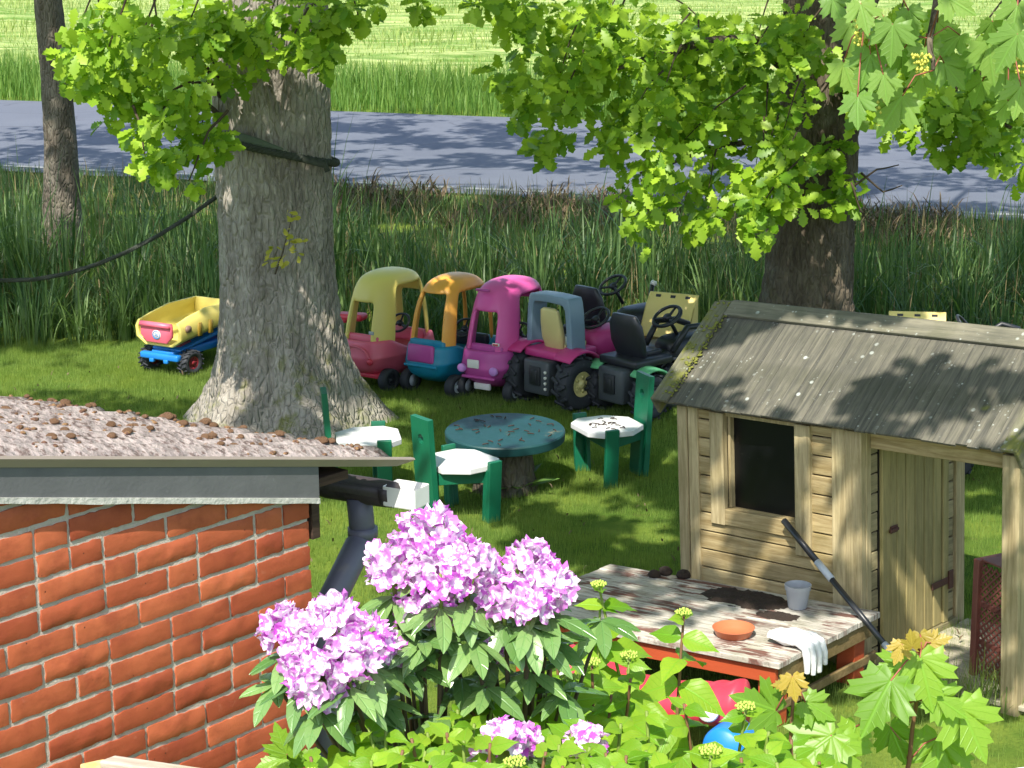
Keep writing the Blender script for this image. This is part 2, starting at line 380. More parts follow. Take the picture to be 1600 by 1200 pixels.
M_FLASH = plain('zinc_flashing', S('747678', .62), .7, .3, 9, .3, 70, dirt=S('8e9092', .7), dirtlo=.6)
M_FLASHLIP = plain('flashing_lip', S('c2c2ba', .85), .8, .5, 22, 1.0, 60, dirt=S('85857c', .8), dirtlo=.56)
M_DRIP = plain('drip_edge_metal', S('a3968c', .8), .55, .15, 5, .1, 60, metal=.15)
t = NT('weathered_roof_sheet'); co = t.coord('Object')
c = t.mix(t.step(t.noise(co, 9, 8, .75), .3, .62), S('958a88', .75), S('cdbfbc', .8))
c = t.mix(t.math('MULTIPLY', t.step(t.noise(co, 30, 6, .7), .5, .62), .85), c, S('76625c', .75))
c = t.mix(t.math('MULTIPLY', t.math('SUBTRACT', 1.0, t.step(t.vor(co, 26), .12, .25)), .55), c, S('6c5650', .8))
M_SHEET = t.done(t.pbr(c, .9, t.bump(t.math('ADD', t.noise(co, 60, 6, .75), t.vor(co, 35)), 1.0, .012), 0, .15))
t = NT('brown_moss'); co = t.coord('Object'); oi = t.n('ObjectInfo')
c = t.mix(oi.outputs['Random'], S('6e504c', .7), S('957468', .75))
c = t.mix(t.step(t.noise(co, 90, 5, .7), .4, .65), c, S('c09a6a', .7))
M_BMOSS = t.done(t.pbr(c, .95, t.bump(t.noise(co, 260, 4, .7), 1.0, .008), 0, .1))
M_DKWOOD = wood('dark_stained_wood', S('4a3a32', .6), S('6a5446', .6))

SHED = Matrix.Translation((-.689, 6.629, 0)) @ rotz(math.radians(50))
shed = thing('brick_outbuilding', 'low red brick outbuilding with grey flashing and moss covered roof', 'outbuilding', SHED)
def ztop(s): return 1.455-.238*s
mb = MB()
ns = 60; ring = []
for yy in (.0065, 2.6):
    for k in range(ns+1):
        s_ = -4+4*k/ns - .006
        ring.append((s_, yy, ztop(s_)+.09))
f = [(k, k+1, ns+1+k+1, ns+1+k) for k in range(ns)]
v = ring + [(-4, .0065, -.1), (-.006, .0065, -.1), (-.006, 2.6, -.1), (-4, 2.6, -.1)]; b0 = len(ring)
f += [tuple([b0, b0+1]+list(range(ns, -1, -1))), tuple([b0+1, b0+2, 2*ns+1, ns]), tuple([b0+2, b0+3]+list(range(ns+1, 2*ns+2))), (b0+3, b0, 0, ns+1)]
wall = MB().add(v, f).build('wall', M_MORTAR, shed)
def brick_mesh(L, h, seed):
    mb = MB(); nx, nz = (12, 5) if L > .2 else (7, 5); vs = []
    rd = random.Random(seed)
    for j in range(nz+1):
        for i in range(nx+1):
            u, w_ = i/nx, j/nz
            ex = .005*fbm(i*.9+seed*7, j*1.3, 1.0); ez = .0045*fbm(i*.9, j*.3+seed*5, 4.0)
            edge = min(u, 1-u, (w_)*.35, (1-w_)*.35)*L
            y = -.0045*(1-min(edge/.012, 1)**1.0*1.0)*0 + (0.0022 if edge < 1e-6 else 0) + (.0045 if seed % 4 == 0 else .0012)*fbm(u*L*14+seed*3, w_*1.6, seed) - (.003 if seed % 4 == 0 else .0004)*math.sin(w_*math.pi)
            vs.append(((u-.5)*L+ex, y, (w_-.5)*h+ez))
    fs = [(j*(nx+1)+i, j*(nx+1)+i+1, (j+1)*(nx+1)+i+1, (j+1)*(nx+1)+i) for j in range(nz) for i in range(nx)]
    n0 = len(vs); bd = [i for i in range(nx+1)]+[j*(nx+1)+nx for j in range(1, nz+1)]+[nz*(nx+1)+i for i in range(nx-1, -1, -1)]+[j*(nx+1) for j in range(nz-1, 0, -1)]
    m = len(bd); vs += [vs[b] for b in bd]; vs += [(vs[b][0], .05, vs[b][2]) for b in bd]
    fs += [(n0+(k+1) % m, n0+k, n0+m+k, n0+m+(k+1) % m) for k in range(m)]
    mb.add(vs, fs); me = mb.mesh('brick', M_BRICK, True); return me
STR = [brick_mesh(.237, .067, i) for i in range(7)]; HDR = [brick_mesh(.114, .068, 20+i) for i in range(5)]
rd = random.Random(4)
for row in range(26):
    z = .02+.0833*row; s_ = -.002-(.0 if row % 2 else .118); k = 0
    if row % 2 == 0:
        if z+.03 < ztop(-.06)+.08: put('brick', rd.choice(HDR), wall, Matrix.Translation((-.06, rd.uniform(-.002, .002), z)))
        s_ = -.125
    elif row % 4 == 1 and z+.03 < ztop(-.06)+.08:
        put('brick', rd.choice(HDR), wall, Matrix.Translation((-.06, rd.uniform(-.002, .002), z))); s_ = -.125-.0
        put('brick', rd.choice(HDR), wall, Matrix.Translation((s_-.059, 0, z))); s_ -= .1265
    while s_ > -2.3:
        hd = rd.random() < .26
        L = .114 if hd else .238
        if z+.034 < ztop(s_-L/2)+.10:
            M_ = Matrix.Translation((s_-L/2-.002, rd.uniform(-.0025, .0025), z+rd.uniform(-.002, .002))) @ Matrix.Rotation(rd.uniform(-.012, .012), 4, 'Y') @ Matrix.Rotation(rd.uniform(-.008, .008), 4, 'Z')
            if rd.random() < .5: M_ = M_ @ Matrix.Rotation(math.pi, 4, 'Y')
            put('brick', rd.choice(HDR if hd else STR), wall, M_)
        s_ -= L+.0125
# flashing, drip edge
def zv(s): return 1.584-.222*s
def strip(s0, s1, za, zb, y0, y1, n=24, w=.0):
    mb = MB(); rings = []
    for k in range(n+1):
        s_ = s0+(s1-s0)*k/n; e = w*fbm(s_*6, 2.0)
        rings.append([(s_, y0, za(s_)+e), (s_, y1, za(s_)+e), (s_, y1, zb(s_)), (s_, y0, zb(s_))])
    return mb.loft(rings)
strip(-3.6, .02, lambda s: ztop(s)+.018, lambda s: zv(s)+.004, -.030, -.012, 24, .0).build('flashing', M_FLASH, shed)
strip(-3.6, .018, lambda s: ztop(s)+.002, lambda s: ztop(s)+.021, -.036, -.008, 70, .006).build('flashing_lip', M_FLASHLIP, shed, label='pale crumbling lower lip of the grey flashing')
mb = MB(); rings = []
for s_, k in ((-3.6, 1), (.30, 1), (.40, .95), (.475, .35)):
    z = zv(s_)
    rings.append([(s_, -.052, z+.030), (s_, -.034, z+.030-.028*k), (s_, -.030, z+.030-.028*k), (s_, -.03, z+.036), (s_, -.048, z+.036)])
mb.loft(rings).build('drip_edge', M_DRIP, shed)
# roof sheet: falls along the wall, ridges run down the fall
W2 = Vector((-.186, .982, 0))
NQ, NS_ = 150, 46; vs = []; fs = []
for i in range(NS_+1):
    for j in range(NQ+1):
        q = 3.4*j/NQ; s_ = -3.6+3.98*i/NS_ + .02*fbm(q*3, 8.0)*(i == NS_)
        vs.append((s_+W2.x*q, W2.y*q-.030, zv(s_)+.030+.020*math.sin(q*2*math.pi/.177-1.2)+.018+.004*fbm(s_*14, q*14)))
fs = [(i*(NQ+1)+j, (i+1)*(NQ+1)+j, (i+1)*(NQ+1)+j+1, i*(NQ+1)+j+1) for i in range(NS_) for j in range(NQ)]
roof = put('roof', npmesh('roof', vs, fs, M_SHEET, True), shed); m_ = roof.modifiers.new('thick', 'SOLIDIFY'); m_.thickness = .018; m_.offset = -1
MOSS = []
for k in range(6):
    mb = MB(); rings = []
    for a, (r, z) in enumerate(((1, -.1), (1.0, .25), (.86, .55), (.55, .8), (.15, .9))):
        rings.append([(r*math.cos(b*math.pi/6)*(1+.3*fbm(b*.9, a*.5, k)), r*math.sin(b*math.pi/6)*(1+.3*fbm(b*.8, a*.6, k+9)), z*(1+.35*fbm(b, a, k+3))) for b in range(12)])
    mb.loft(rings); MOSS.append(mb.mesh('moss_cushion', M_BMOSS, True))
rd = random.Random(11)
for k in range(290):
    s_ = rd.uniform(-2.1, .36); q = rd.uniform(.05, 1.5)**1.0
    if k % 3 == 0: s_ = .37-rd.random()**2*.06; q = rd.uniform(.1, 2.6)
    r = rd.uniform(.005, .0155)*(1.3 if k % 3 == 0 else 1)
    put('moss_cushion', rd.choice(MOSS), roof, Matrix.Translation((s_+W2.x*q, W2.y*q-.03, zv(s_)+.048+.020*math.sin(q*2*math.pi/.177-1.2))) @ rotz(rd.uniform(0, 6)) @ Matrix.Diagonal((r*1.3, r*1.1, r*1.15, 1)))
mb = MB()
for k in range(1500):
    s_ = rd.uniform(-2.2, .37); q = rd.uniform(.02, 2.0)
    if fbm(s_*2.2, q*2.2, 5.0) < -.12: continue
    r = rd.uniform(.003, .011); p = (s_+W2.x*q, W2.y*q-.03, zv(s_)+.047+.020*math.sin(q*2*math.pi/.177-1.2))
    mb.loft([[(p[0]+r*k2*1.4*math.cos(b*1.047)*(1+.4*math.sin(b*2.3+k)), p[1]+r*k2*math.sin(b*1.047)*(1+.3*math.cos(b*1.7+k)), p[2]+r*z) for b in range(6)] for k2, z in ((1, -.3), (.9, .4), (.4, .8))])
fm = mb.build('fine_moss', M_BMOSS, roof, True, fix=False); fm['kind'] = 'stuff'
# eaves board, gutter and downpipe
M_PIPE = plain('grey_plastic_pipe', S('6a6a7c', .85), .5, .2, 5, .1, 40, dirt=S('7d7a80', .8))
M_PIPEDK = plain('weathered_gutter', S('4a4046', .7), .6, .3, 8, .2, 40, dirt=S('2f2a2c', .7), dirtlo=.5)
M_WHITE = plain('white_gutter_end', S('e6e6e4', .9), .5, .08, 6, .1, 40, dirt=S('a5a29a', .9), dirtlo=.62)
MB().box((.10, .24, 1.515), (.16, .5, .03)).build('eaves_board', M_DKWOOD, shed)
MB().box((.03, .30, 1.40), (.035, .6, .16)).build('wall_plate', M_DKWOOD, shed)
gutter = thing('gutter', 'dark weathered roof gutter with a white end piece over the lawn', 'gutter', Matrix.Translation((0, 0, 0)))
E0 = at(660, 775, 6.98); AX = Vector((-.872, .489, 0)).normalized()
GM = frame(E0, AX)
def half(r, x0, x1, th, n=12, lift=0.0):
    """open trough from x0 to x1 along local X, opening upward"""
    mb = MB(); rings = []
    for x_ in (x0, x1):
        out = [(x_, r*math.cos(a), r*math.sin(a)*1.0) for a in [math.pi+math.pi*i/n for i in range(n+1)]]
        out = [(x_, -r, .02+lift)]+out+[(x_, r, .02+lift)]
        inn = [(x_, (r-th)*math.cos(a), (r-th)*math.sin(a)) for a in [2*math.pi-math.pi*i/n for i in range(n+1)]]
        inn = [(x_, r-th, .02+lift)]+inn+[(x_, -r+th, .02+lift)]
        rings.append(out+inn)
    return mb.loft(rings)
half(.052, .13, 2.8, .004).build('trough', M_PIPEDK, gutter, True, M=GM)
half(.058, .115, .15, .004).build('joint_collar', M_PIPEDK, gutter, True, M=GM)
w_ = MB(); w_.box((.068, 0, -.004), (.135, .104, .078)); 
bm = bmesh.new(); tmp = w_.mesh('tmp', None); bm.from_mesh(tmp)
bm.faces.ensure_lookup_table(); top = max(bm.faces, key=lambda q: q.calc_center_median().z)
r_ = bmesh.ops.inset_region(bm, faces=[top], thickness=.007); bmesh.ops.translate(bm, verts=list({v for v in top.verts}), vec=(0, 0, -.06))
me = bpy.data.meshes.new('end_box'); bm.to_mesh(me); bm.free(); me.materials.append(M_WHITE)
put('end_box', me, gutter, GM, .006, 2, 'white plastic end box of the gutter, open on top')
MB().tube([GM @ Vector((x_, 0, -.012)) for x_ in (.12, .16, .40, .44)], [.047, .050, .050, .046], 16).build('pipe_sleeve', M_PIPEDK, gutter, True)
pipe = thing('downpipe', 'grey plastic downpipe bending from the gutter back towards the brick wall', 'downpipe', Matrix.Translation((0, 0, 0)))
p0 = GM @ Vector((.27, 0, -.04)); p1 = p0+Vector((.01, 0, -.15)); p2 = at(512, 950, 6.90); p3 = Vector((p2.x-.03, p2.y-.0, p2.z-.12)); p4 = Vector((p3.x, p3.y, 0))
MB().tube([p0, p0+(p1-p0)*.5, p1], .047, 16).build('outlet', M_PIPE, pipe, True)
MB().tube([p1+Vector((0, 0, .03)), p1+Vector((0, 0, -.01)), p1+(p2-p1)*.12, p2, p3, p4], .051, 16).build('pipe', M_PIPE, pipe, True)
for zz in (.0, ):
    MB().tube([p1+Vector((0, 0, .035)), p1+Vector((0, 0, .0))], .055, 16).build('socket_ring', M_PIPE, pipe, True)

# ================================================================ playhouse
HT = .041; HM = Matrix.Translation((1.576, 8.735, 0)) @ rotz(-.74) @ Matrix(((math.cos(HT), 0, -math.sin(HT), 0), (0, 1, 0, 0), (math.sin(HT), 0, math.cos(HT), 0), (0, 0, 0, 1)))
M_PW = wood('playhouse_timber', S('968258', .85), S('c0ae82', .88), .16, 0)
M_PWZ = wood('playhouse_timber_upright', S('968762', .85), S('c0b088', .88), .14, 2)
M_PWY = wood('playhouse_timber_cross', S('8a8060', .85), S('ac9f78', .85), .14, 1)
M_DOOR = wood('door_timber', S('8f8458', .82), S('ab9d6a', .82), .12, 2)
def lichen(t, c, off):
    co = t.coord('Object'); oi = t.n('ObjectInfo')
    o2 = t.n('VectorMath', {0: t.n('NewGeometry').outputs['Position'], 1: (3, 1, 7)}, operation='ADD').outputs[0]
    sp = t.math('SUBTRACT', 1.0, t.step(t.vor(o2, 15), .10, .2)); sel = t.step(t.noise(o2, 5, 4), .5, .62)
    c = t.mix(t.math('MULTIPLY', t.math('MULTIPLY', sp, sel), .8), c, S('c9cfc8', .85))
    sp = t.math('SUBTRACT', 1.0, t.step(t.vor(o2, 42), .14, .26)); sel = t.step(t.noise(o2, 9, 4), .52, .66)
    c = t.mix(t.math('MULTIPLY', t.math('MULTIPLY', sp, sel), .8), c, S('b9beb6', .85))
    sp = t.math('SUBTRACT', 1.0, t.step(t.vor(o2, 3.2), .06, .11)); c = t.mix(t.math('MULTIPLY', sp, t.step(t.noise(o2, 2.3, 3), .56, .6)), c, S('8f9038', .8))
    c = t.mix(t.math('MULTIPLY', t.step(t.noise(o2, 2.0, 5, .6), .5, .72), .5), c, S('55564e', .7))
    return c
M_ROOFB = wood('roof_board', S('56554f', .78), S('7c786a', .82), .05, 1, .85, lichen)
def mossy(t, c, off):
    o2 = t.n('NewGeometry').outputs['Position']
    c = lichen(t, c, off)
    return t.mix(t.math('MULTIPLY', t.step(t.noise(o2, 9, 6, .7), .50, .64), .8), c, S('80823a', .75))
M_BARGE = wood('mossy_barge', S('6a6858', .8), S('8d8a72', .8), .1, 1, .85, mossy)
M_RIDGE = wood('ridge_board', S('6c6a5e', .8), S('8f8a78', .8), .1, 0, .85, lichen)
M_DECK = wood('deck_board', S('a09a86', .85), S('c5bda6', .85), .14, 0)
M_IRON = plain('rusty_iron', S('5a3628', .7), .7, .4, 20, .5, 80)
t = NT('dark_interior'); M_INT = t.done(t.pbr(S('241f18', .5), .9))  # near black stands in for the unlit inside of the playhouse
t = NT('specked_black'); M_WSHEET = t.done(t.pbr(t.mix(t.step(t.vor(t.coord('Object'), 30), .02, .06), S('6a6a68', .6), S('0c0d10', .8)), .28, t.bump(t.noise(t.coord('Object'), 6, 3), .1, .01), 0, .5))
house = thing('playhouse', 'weathered wooden playhouse with square window, plank door, porch and lichen covered roof', 'playhouse', HM)
XL, XP, HW, DEP = -1.006, .762, 1.114, .892
def hbox(name, mat, par, x0, x1, y0, y1, z0, z1, bevel=.003, label=None):
    """box whose own origin sits at its centre so that grain differs piece by piece"""
    c_ = ((x0+x1)/2, (y0+y1)/2, (z0+z1)/2)
    return MB().box((0, 0, 0), (x1-x0, y1-y0, z1-z0)).build(name, mat, par, False, bevel, 1, Matrix.Translation(c_), label)
fw_ = put('front_wall', MB().box(((XL+0)/2, .035, .02), (abs(XL)-.02, .01, .04)).mesh('front_wall', M_PW), house)
rd = random.Random(3)
z = -.03; row = 0
while z < HW-.02:
    h_ = .091; y0 = rd.uniform(-.003, .002)
    if z+h_ < .63: segs = [(XL+.10, -.145)]
    else: segs = [(XL+.10, -.81), (-.27, -.145)]
    for a, b in segs: hbox('plank', M_PW, fw_, a, b, y0, .018, z+.003, min(z+h_, HW-.004)-.0035)
    z += h_; row += 1
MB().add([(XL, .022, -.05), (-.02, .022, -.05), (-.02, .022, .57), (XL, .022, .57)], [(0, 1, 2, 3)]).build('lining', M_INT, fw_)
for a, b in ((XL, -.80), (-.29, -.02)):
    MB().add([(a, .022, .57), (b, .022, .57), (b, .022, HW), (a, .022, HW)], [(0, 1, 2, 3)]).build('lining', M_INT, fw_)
# corner boards
for a, b, y in ((XL-.012, XL+.045, -.016), (XL+.048, XL+.105, -.010)): hbox('corner_board', M_PWZ, house, a, b, y, .02, -.06, HW)
for a, b, y in ((-.150, -.075, -.010), (-.072, .012, -.018)): hbox('corner_board', M_PWZ, house, a, b, y, .02, -.06, HW)
# window frame
win = put('window', MB().box((-.545, .016, 1.098), (.44, .02, .016)).mesh('window', M_PWZ), house)
hbox('frame_board', M_PWZ, win, -.825, -.745, -.020, .016, .565, HW-.006)
hbox('frame_board', M_PWZ, win, -.345, -.262, -.020, .016, .49, HW-.006)
hbox('frame_board', M_PW, win, -.744, -.346, -.018, .016, .568, .645)
for a, b in ((-.744, -.730), (-.360, -.346)): hbox('jamb', M_PWZ, win, a, b, .017, .06, .646, HW-.006, .001)
hbox('sill', M_PW, win, -.730, -.360, .017, .06, .632, .645, .001)
hbox('window_sheet', M_WSHEET, win, -.730, -.360, .048, .054, .645, HW-.02, 0, 'near black sheet with grey specks across the window opening')  # near black sheet with grey specks filling the window opening
# interior shell
MB().box(((XL-.15)/2-.08+.075, DEP, .55), (1.0, .02, 1.15)).build('back_wall', M_PW, house)
MB().box((XL+.006, DEP/2, .55), (.02, DEP-.04, 1.15)).build('side_wall', M_PWY, house)
MB().add([(XL, 0, HW), (XL, DEP, HW), (XL, DEP/2, 1.50)], [(0, 1, 2)]).build('gable', M_PWY, house)
MB().add([(-.02, .02, HW), (-.02, DEP, HW), (-.02, DEP/2, 1.49)], [(0, 1, 2)]).build('gable', M_PWY, house)
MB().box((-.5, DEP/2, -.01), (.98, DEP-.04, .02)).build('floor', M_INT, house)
# door wall (inner end of the porch)
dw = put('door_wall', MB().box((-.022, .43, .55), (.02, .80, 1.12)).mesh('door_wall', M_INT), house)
hbox('corner_board', M_PWZ, dw, -.02, .014, .021, .062, -.06, HW)
z = -.01
while z < HW-.03:
    for a, b in ((.064, .128), (.725, .79)): hbox('plank', M_PWY, dw, -.01, .004+rd.uniform(-.002, .002), a, b, z+.003, z+.088)
    z += .091
hbox('corner_board', M_PWZ, dw, -.02, .02, .792, .868, -.06, HW)
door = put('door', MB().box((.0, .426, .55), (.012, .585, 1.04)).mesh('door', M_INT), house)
yy = .131; wds = [.075, .058, .078, .080, .080, .080, .076, .055]
for i, w_ in enumerate(wds):
    k_ = 1 if i not in (0, 7) else 0
    hbox('plank', M_DOOR, door, .007, .020+.008*(1-k_)+rd.uniform(-.001, .001), yy+.0032, yy+w_-.0032, .045, HW-.02, .004); yy += w_
hbox('threshold_board', M_PWY, dw, -.01, .030, .064, .79, -.05, .043)
lat = hbox('latch', M_IRON, door, .029, .036, .19, .25, .60, .635)
hbox('bolt', M_IRON, lat, .008-.004, .02-.004, -.05, .02, -.006, .008, .002)
hi = hbox('hinge', M_IRON, door, .029, .034, .55, .70, .235, .27)
hbox('hinge_plate', M_IRON, hi, .0, .008, .07, .11, -.045, .045, .002)
# porch: floor boards, posts
porch = put('porch_floor', MB().box((.40, .43, -.035), (.74, .86, .05)).mesh('porch_floor', M_DECK), house)
for i in range(10):
    y0 = -.025+i*.09
    hbox('plank', M_DECK, porch, .032, .86+rd.uniform(-.01, .01), y0+.003, y0+.087, -.008, .014+rd.uniform(-.002, .002))
hbox('porch_post', M_PWZ, house, XP-.045, XP+.035, -.035, .045, -.12, HW)
hbox('porch_post', M_PWZ, house, XP-.045, XP+.035, DEP-.045, DEP+.03, -.12, HW)
hbox('top_plate', M_PW, house, .016, XP+.03, .05, .085, HW-.085, HW-.012)
# roof
RX0, RX1 = -1.099, .800; EY, EZ, RY, RZ = -.067, 1.143, .446, 1.522
sl_ = math.hypot(RY-EY, RZ-EZ); ang = math.atan2(RZ-EZ, RY-EY)
for side in (0, 1):
    base = Matrix.Translation((0, EY, EZ)) @ Matrix.Rotation(ang, 4, 'X') if side == 0 else Matrix.Translation((0, 2*RY-EY, EZ)) @ Matrix.Rotation(math.pi, 4, 'Z') @ Matrix.Rotation(ang, 4, 'X')
    rp = put('roof_slope', MB().box(((RX0+RX1)/2*(1 if side == 0 else -1), sl_/2, -.008), (RX1-RX0-.02, sl_-.01, .006)).mesh('roof_slope', M_PWY), house, base)
    nb = 34; wdt = (RX1-RX0)/nb
    for i in range(nb):
        x0 = RX0+i*wdt if side == 0 else -RX1+i*wdt
        ov = rd.uniform(-.006, .006)
        b_ = hbox('plank', M_ROOFB, rp, x0+.0004, x0+wdt-.0004, -.012+ov, sl_+.0, -.0045, .0085+rd.uniform(-.0008, .0008), .001)
        b_.rotation_euler.y = rd.uniform(-.005, .005)
    for xx in ((RX0-.012, RX0+.085), (RX1-.06, RX1+.015)):
        a, b = xx if side == 0 else (-xx[1], -xx[0])
        hbox('barge_board', M_BARGE, rp, a, b, -.02, sl_-.004, .0115, .028, .003, 'verge board grown over with yellow green moss')
    a, b = (RX0-.014, RX0+.004) if side == 0 else (-RX0-.004, -RX0+.014)
    hbox('verge_trim', M_BARGE, rp, a, b, -.02, sl_, -.075, .010)
    a, b = (RX1-.004, RX1+.016) if side == 0 else (-RX1-.016, -RX1+.004)
    hbox('verge_trim', M_BARGE, rp, a, b, -.02, sl_, -.085, .010)
    rb = hbox('ridge_board', M_RIDGE, rp, (RX0+.086 if side == 0 else -RX1+.062), (RX1-.062 if side == 0 else -RX0-.086), sl_-.085, sl_+.012, .0115, .03)
# moss growing along the verge
M_YMOSS = plain('yellow_moss', S('878a3c', .7), .95, .4, 60, 1.0, 250)
mb = MB(); rd = random.Random(8)
for i in range(150):
    u = rd.random()**.9*sl_; r = rd.uniform(.002, .008); x_ = RX0+.088+rd.gauss(0, .007) if rd.random() < .7 else RX0+rd.uniform(0, .08)
    zz = .018 if x_ > RX0+.085 else .029
    mb.lathe([(r, 0), (r*.9, r*.5), (r*.4, r*.9), (.0005, r)], 6, Matrix.Translation((x_, u, zz)) @ rotz(rd.uniform(0, 3)) @ Matrix.Diagonal((1, 1.6, .8, 1)))
mo = mb.build('moss', M_YMOSS, house, True, M=Matrix.Translation((0, EY, EZ)) @ Matrix.Rotation(ang, 4, 'X')); mo['kind'] = 'stuff'
# ================================================================ leaves
def strip_leaf(prof, cols=1, fold=.25, curl=.25, wav=0.0, mat=None, name='leaf'):
    """leaf blade along +X from its base, from (position, half width) pairs; folded at the midrib and curved down"""
    vs, fs, uv = [], [], []; nc = 2*cols+1
    for i, (x_, w_) in enumerate(prof):
        for k in range(-cols, cols+1):
            f_ = k/cols; y = f_*w_
            z = abs(y)*fold - curl*x_*x_*.5 + (wav*math.sin(x_*17+f_*2)*abs(f_)*w_ if wav else 0) - abs(f_)**2*w_*fold*.5
            vs.append((x_, y, z)); uv.append((.5+f_*w_*1.2, x_))
    for i in range(len(prof)-1):
        for k in range(nc-1): fs.append((i*nc+k, (i+1)*nc+k, (i+1)*nc+k+1, i*nc+k+1))
    return np.array(vs, np.float32), np.array(fs, np.int32), np.array(uv, np.float32)
def polar_leaf(pts, droop=.35, fold=.1):
    """lobed leaf: outline points (x, y) for one half, fan about the petiole end of the midrib, mirrored"""
    vs = [(0, 0, 0)]; uv = [(.5, 0)]; full = pts + [(x_, -y) for x_, y in reversed(pts[:-1])]
    for x_, y in full: vs.append((x_, y, -droop*(x_*x_*.5+y*y*.55)+fold*abs(y))); uv.append((.5+y*.8, max(x_, 0)))
    # inner ring so that the blade can bend
    n = len(full); inner = [(x_*.45, y*.45) for x_, y in full]
    for x_, y in inner: vs.append((x_, y, -droop*(x_*x_*.5+y*y*.55)+fold*abs(y)*1.0)); uv.append((.5+y*.8, max(x_, 0)))
    fs = []
    for i in range(n-1):
        fs += [(0, n+1+i, n+2+i), (n+1+i, 1+i, 2+i), (n+1+i, 2+i, n+2+i)]
    return np.array(vs, np.float32), np.array([(a, b, c) for a, b, c in fs], np.int32), np.array(uv, np.float32)
OAK = strip_leaf([(0, .012), (.12, .05), (.22, .15), (.30, .09), (.42, .24), (.50, .14), (.62, .31), (.70, .19), (.82, .25), (.90, .13), (1, .03)], 1, .3, .3)
CROWNLEAF = strip_leaf([(0, .02), (.35, .26), (.75, .24), (1, .02)], 1, .2, .2)
RHODO = strip_leaf([(0, .012), (.12, .07), (.3, .155), (.5, .18), (.72, .15), (.9, .075), (1, .008)], 2, .25, .45)
HYD = strip_leaf([(0, .01), (.06, .12), (.16, .23), (.28, .295), (.42, .30), (.57, .235), (.72, .14), (.86, .055), (1, .003)], 2, .42, .55, .12)
MAPLE = polar_leaf([(-.12, .06), (-.20, .20), (-.10, .30), (-.14, .46), (.02, .42), (.10, .50), (.16, .40), (.30, .62), (.36, .52), (.50, .58), (.46, .40), (.42, .22), (.56, .30), (.60, .24), (.74, .26), (.72, .14), (.84, .10), (1.0, 0)])
M_OAKL = leafmat('oak_leaf', S('4a8018', 1.0), S('b0d040', 1.0), .40, .42, tint=1.3)
M_MAPL = leafmat('maple_leaf', S('6f9a44', .95), S('9cbf5c', .95), .5, .4, .35, 7, tint=1.3)
M_HYDL = leafmat('hydrangea_leaf', S('5f961c', .95), S('a3c63c', .95), .45, .38, .5, 8, tint=1.35)
M_RHOL = leafmat('rhododendron_leaf', S('4a7636', .92), S('86a862', .95), .2, .25, .4, 3, spec=.6)
def to_tris(f): return np.concatenate([f[:, [0, 1, 2]], f[:, [0, 2, 3]]]) if f.shape[1] == 4 else f
def leafdata(L, mat, name='leaf'): return npmesh(name, L[0], L[1], mat, True, L[2])
def foliage(parent, mats, L, mat, nparts=300, name='leaf', bulk='foliage', score=None, label=None):
    """mats: list of 4x4 leaf placements in the parent's space; the largest in view become objects, the rest one mesh"""
    A = np.array([np.array(m) for m in mats], np.float32)
    inv = parent.matrix_world.copy(); PW = np.array(parent.matrix_world, np.float32)
    wp = A[:, :3, 3] @ PW[:3, :3].T + PW[:3, 3]
    sc = np.linalg.norm(A[:, :3, 0], axis=1)
    d = wp - np.array([0, 0, CAM_H], np.float32); fwd = d @ np.array(_fw)
    u = d @ np.array(_rt)/fwd*FPX; v = -(d @ np.array(_up))/fwd*FPX
    vis = (np.abs(u) < 800) & (np.abs(v) < 600) & (fwd > .3)
    key = np.where(vis, sc/fwd, 0); order = np.argsort(-key); part = [i for i in order[:nparts] if key[i] > 0]
    me = leafdata(L, mat, name)
    for i in part: put(name, me, parent, Matrix(A[i].tolist()))
    rest = np.setdiff1d(np.arange(len(A)), part)
    if len(rest):
        B = A[rest]; nv = len(L[0]); F_ = L[1]
        V = np.einsum('nij,vj->nvi', B[:, :3, :3], L[0])+B[:, None, :3, 3]
        FF = (np.arange(len(rest))*nv)[:, None, None]+F_[None]
        o = put(bulk, npmesh(bulk, V.reshape(-1, 3), FF.reshape(-1, F_.shape[1]), mat, False, np.tile(L[2], (len(rest), 1))), parent)
        o['kind'] = 'stuff'
    return part
def leafM(p, d, size, up=(0, 0, 1), rollj=.5, rd=random):
    d = Vector(d).normalized()
    u = (Vector(up)+Vector((rd.gauss(0, rollj), rd.gauss(0, rollj), rd.gauss(0, rollj)))).normalized()
    return frame(p, d, u) @ Matrix.Diagonal((size, size, size, 1))

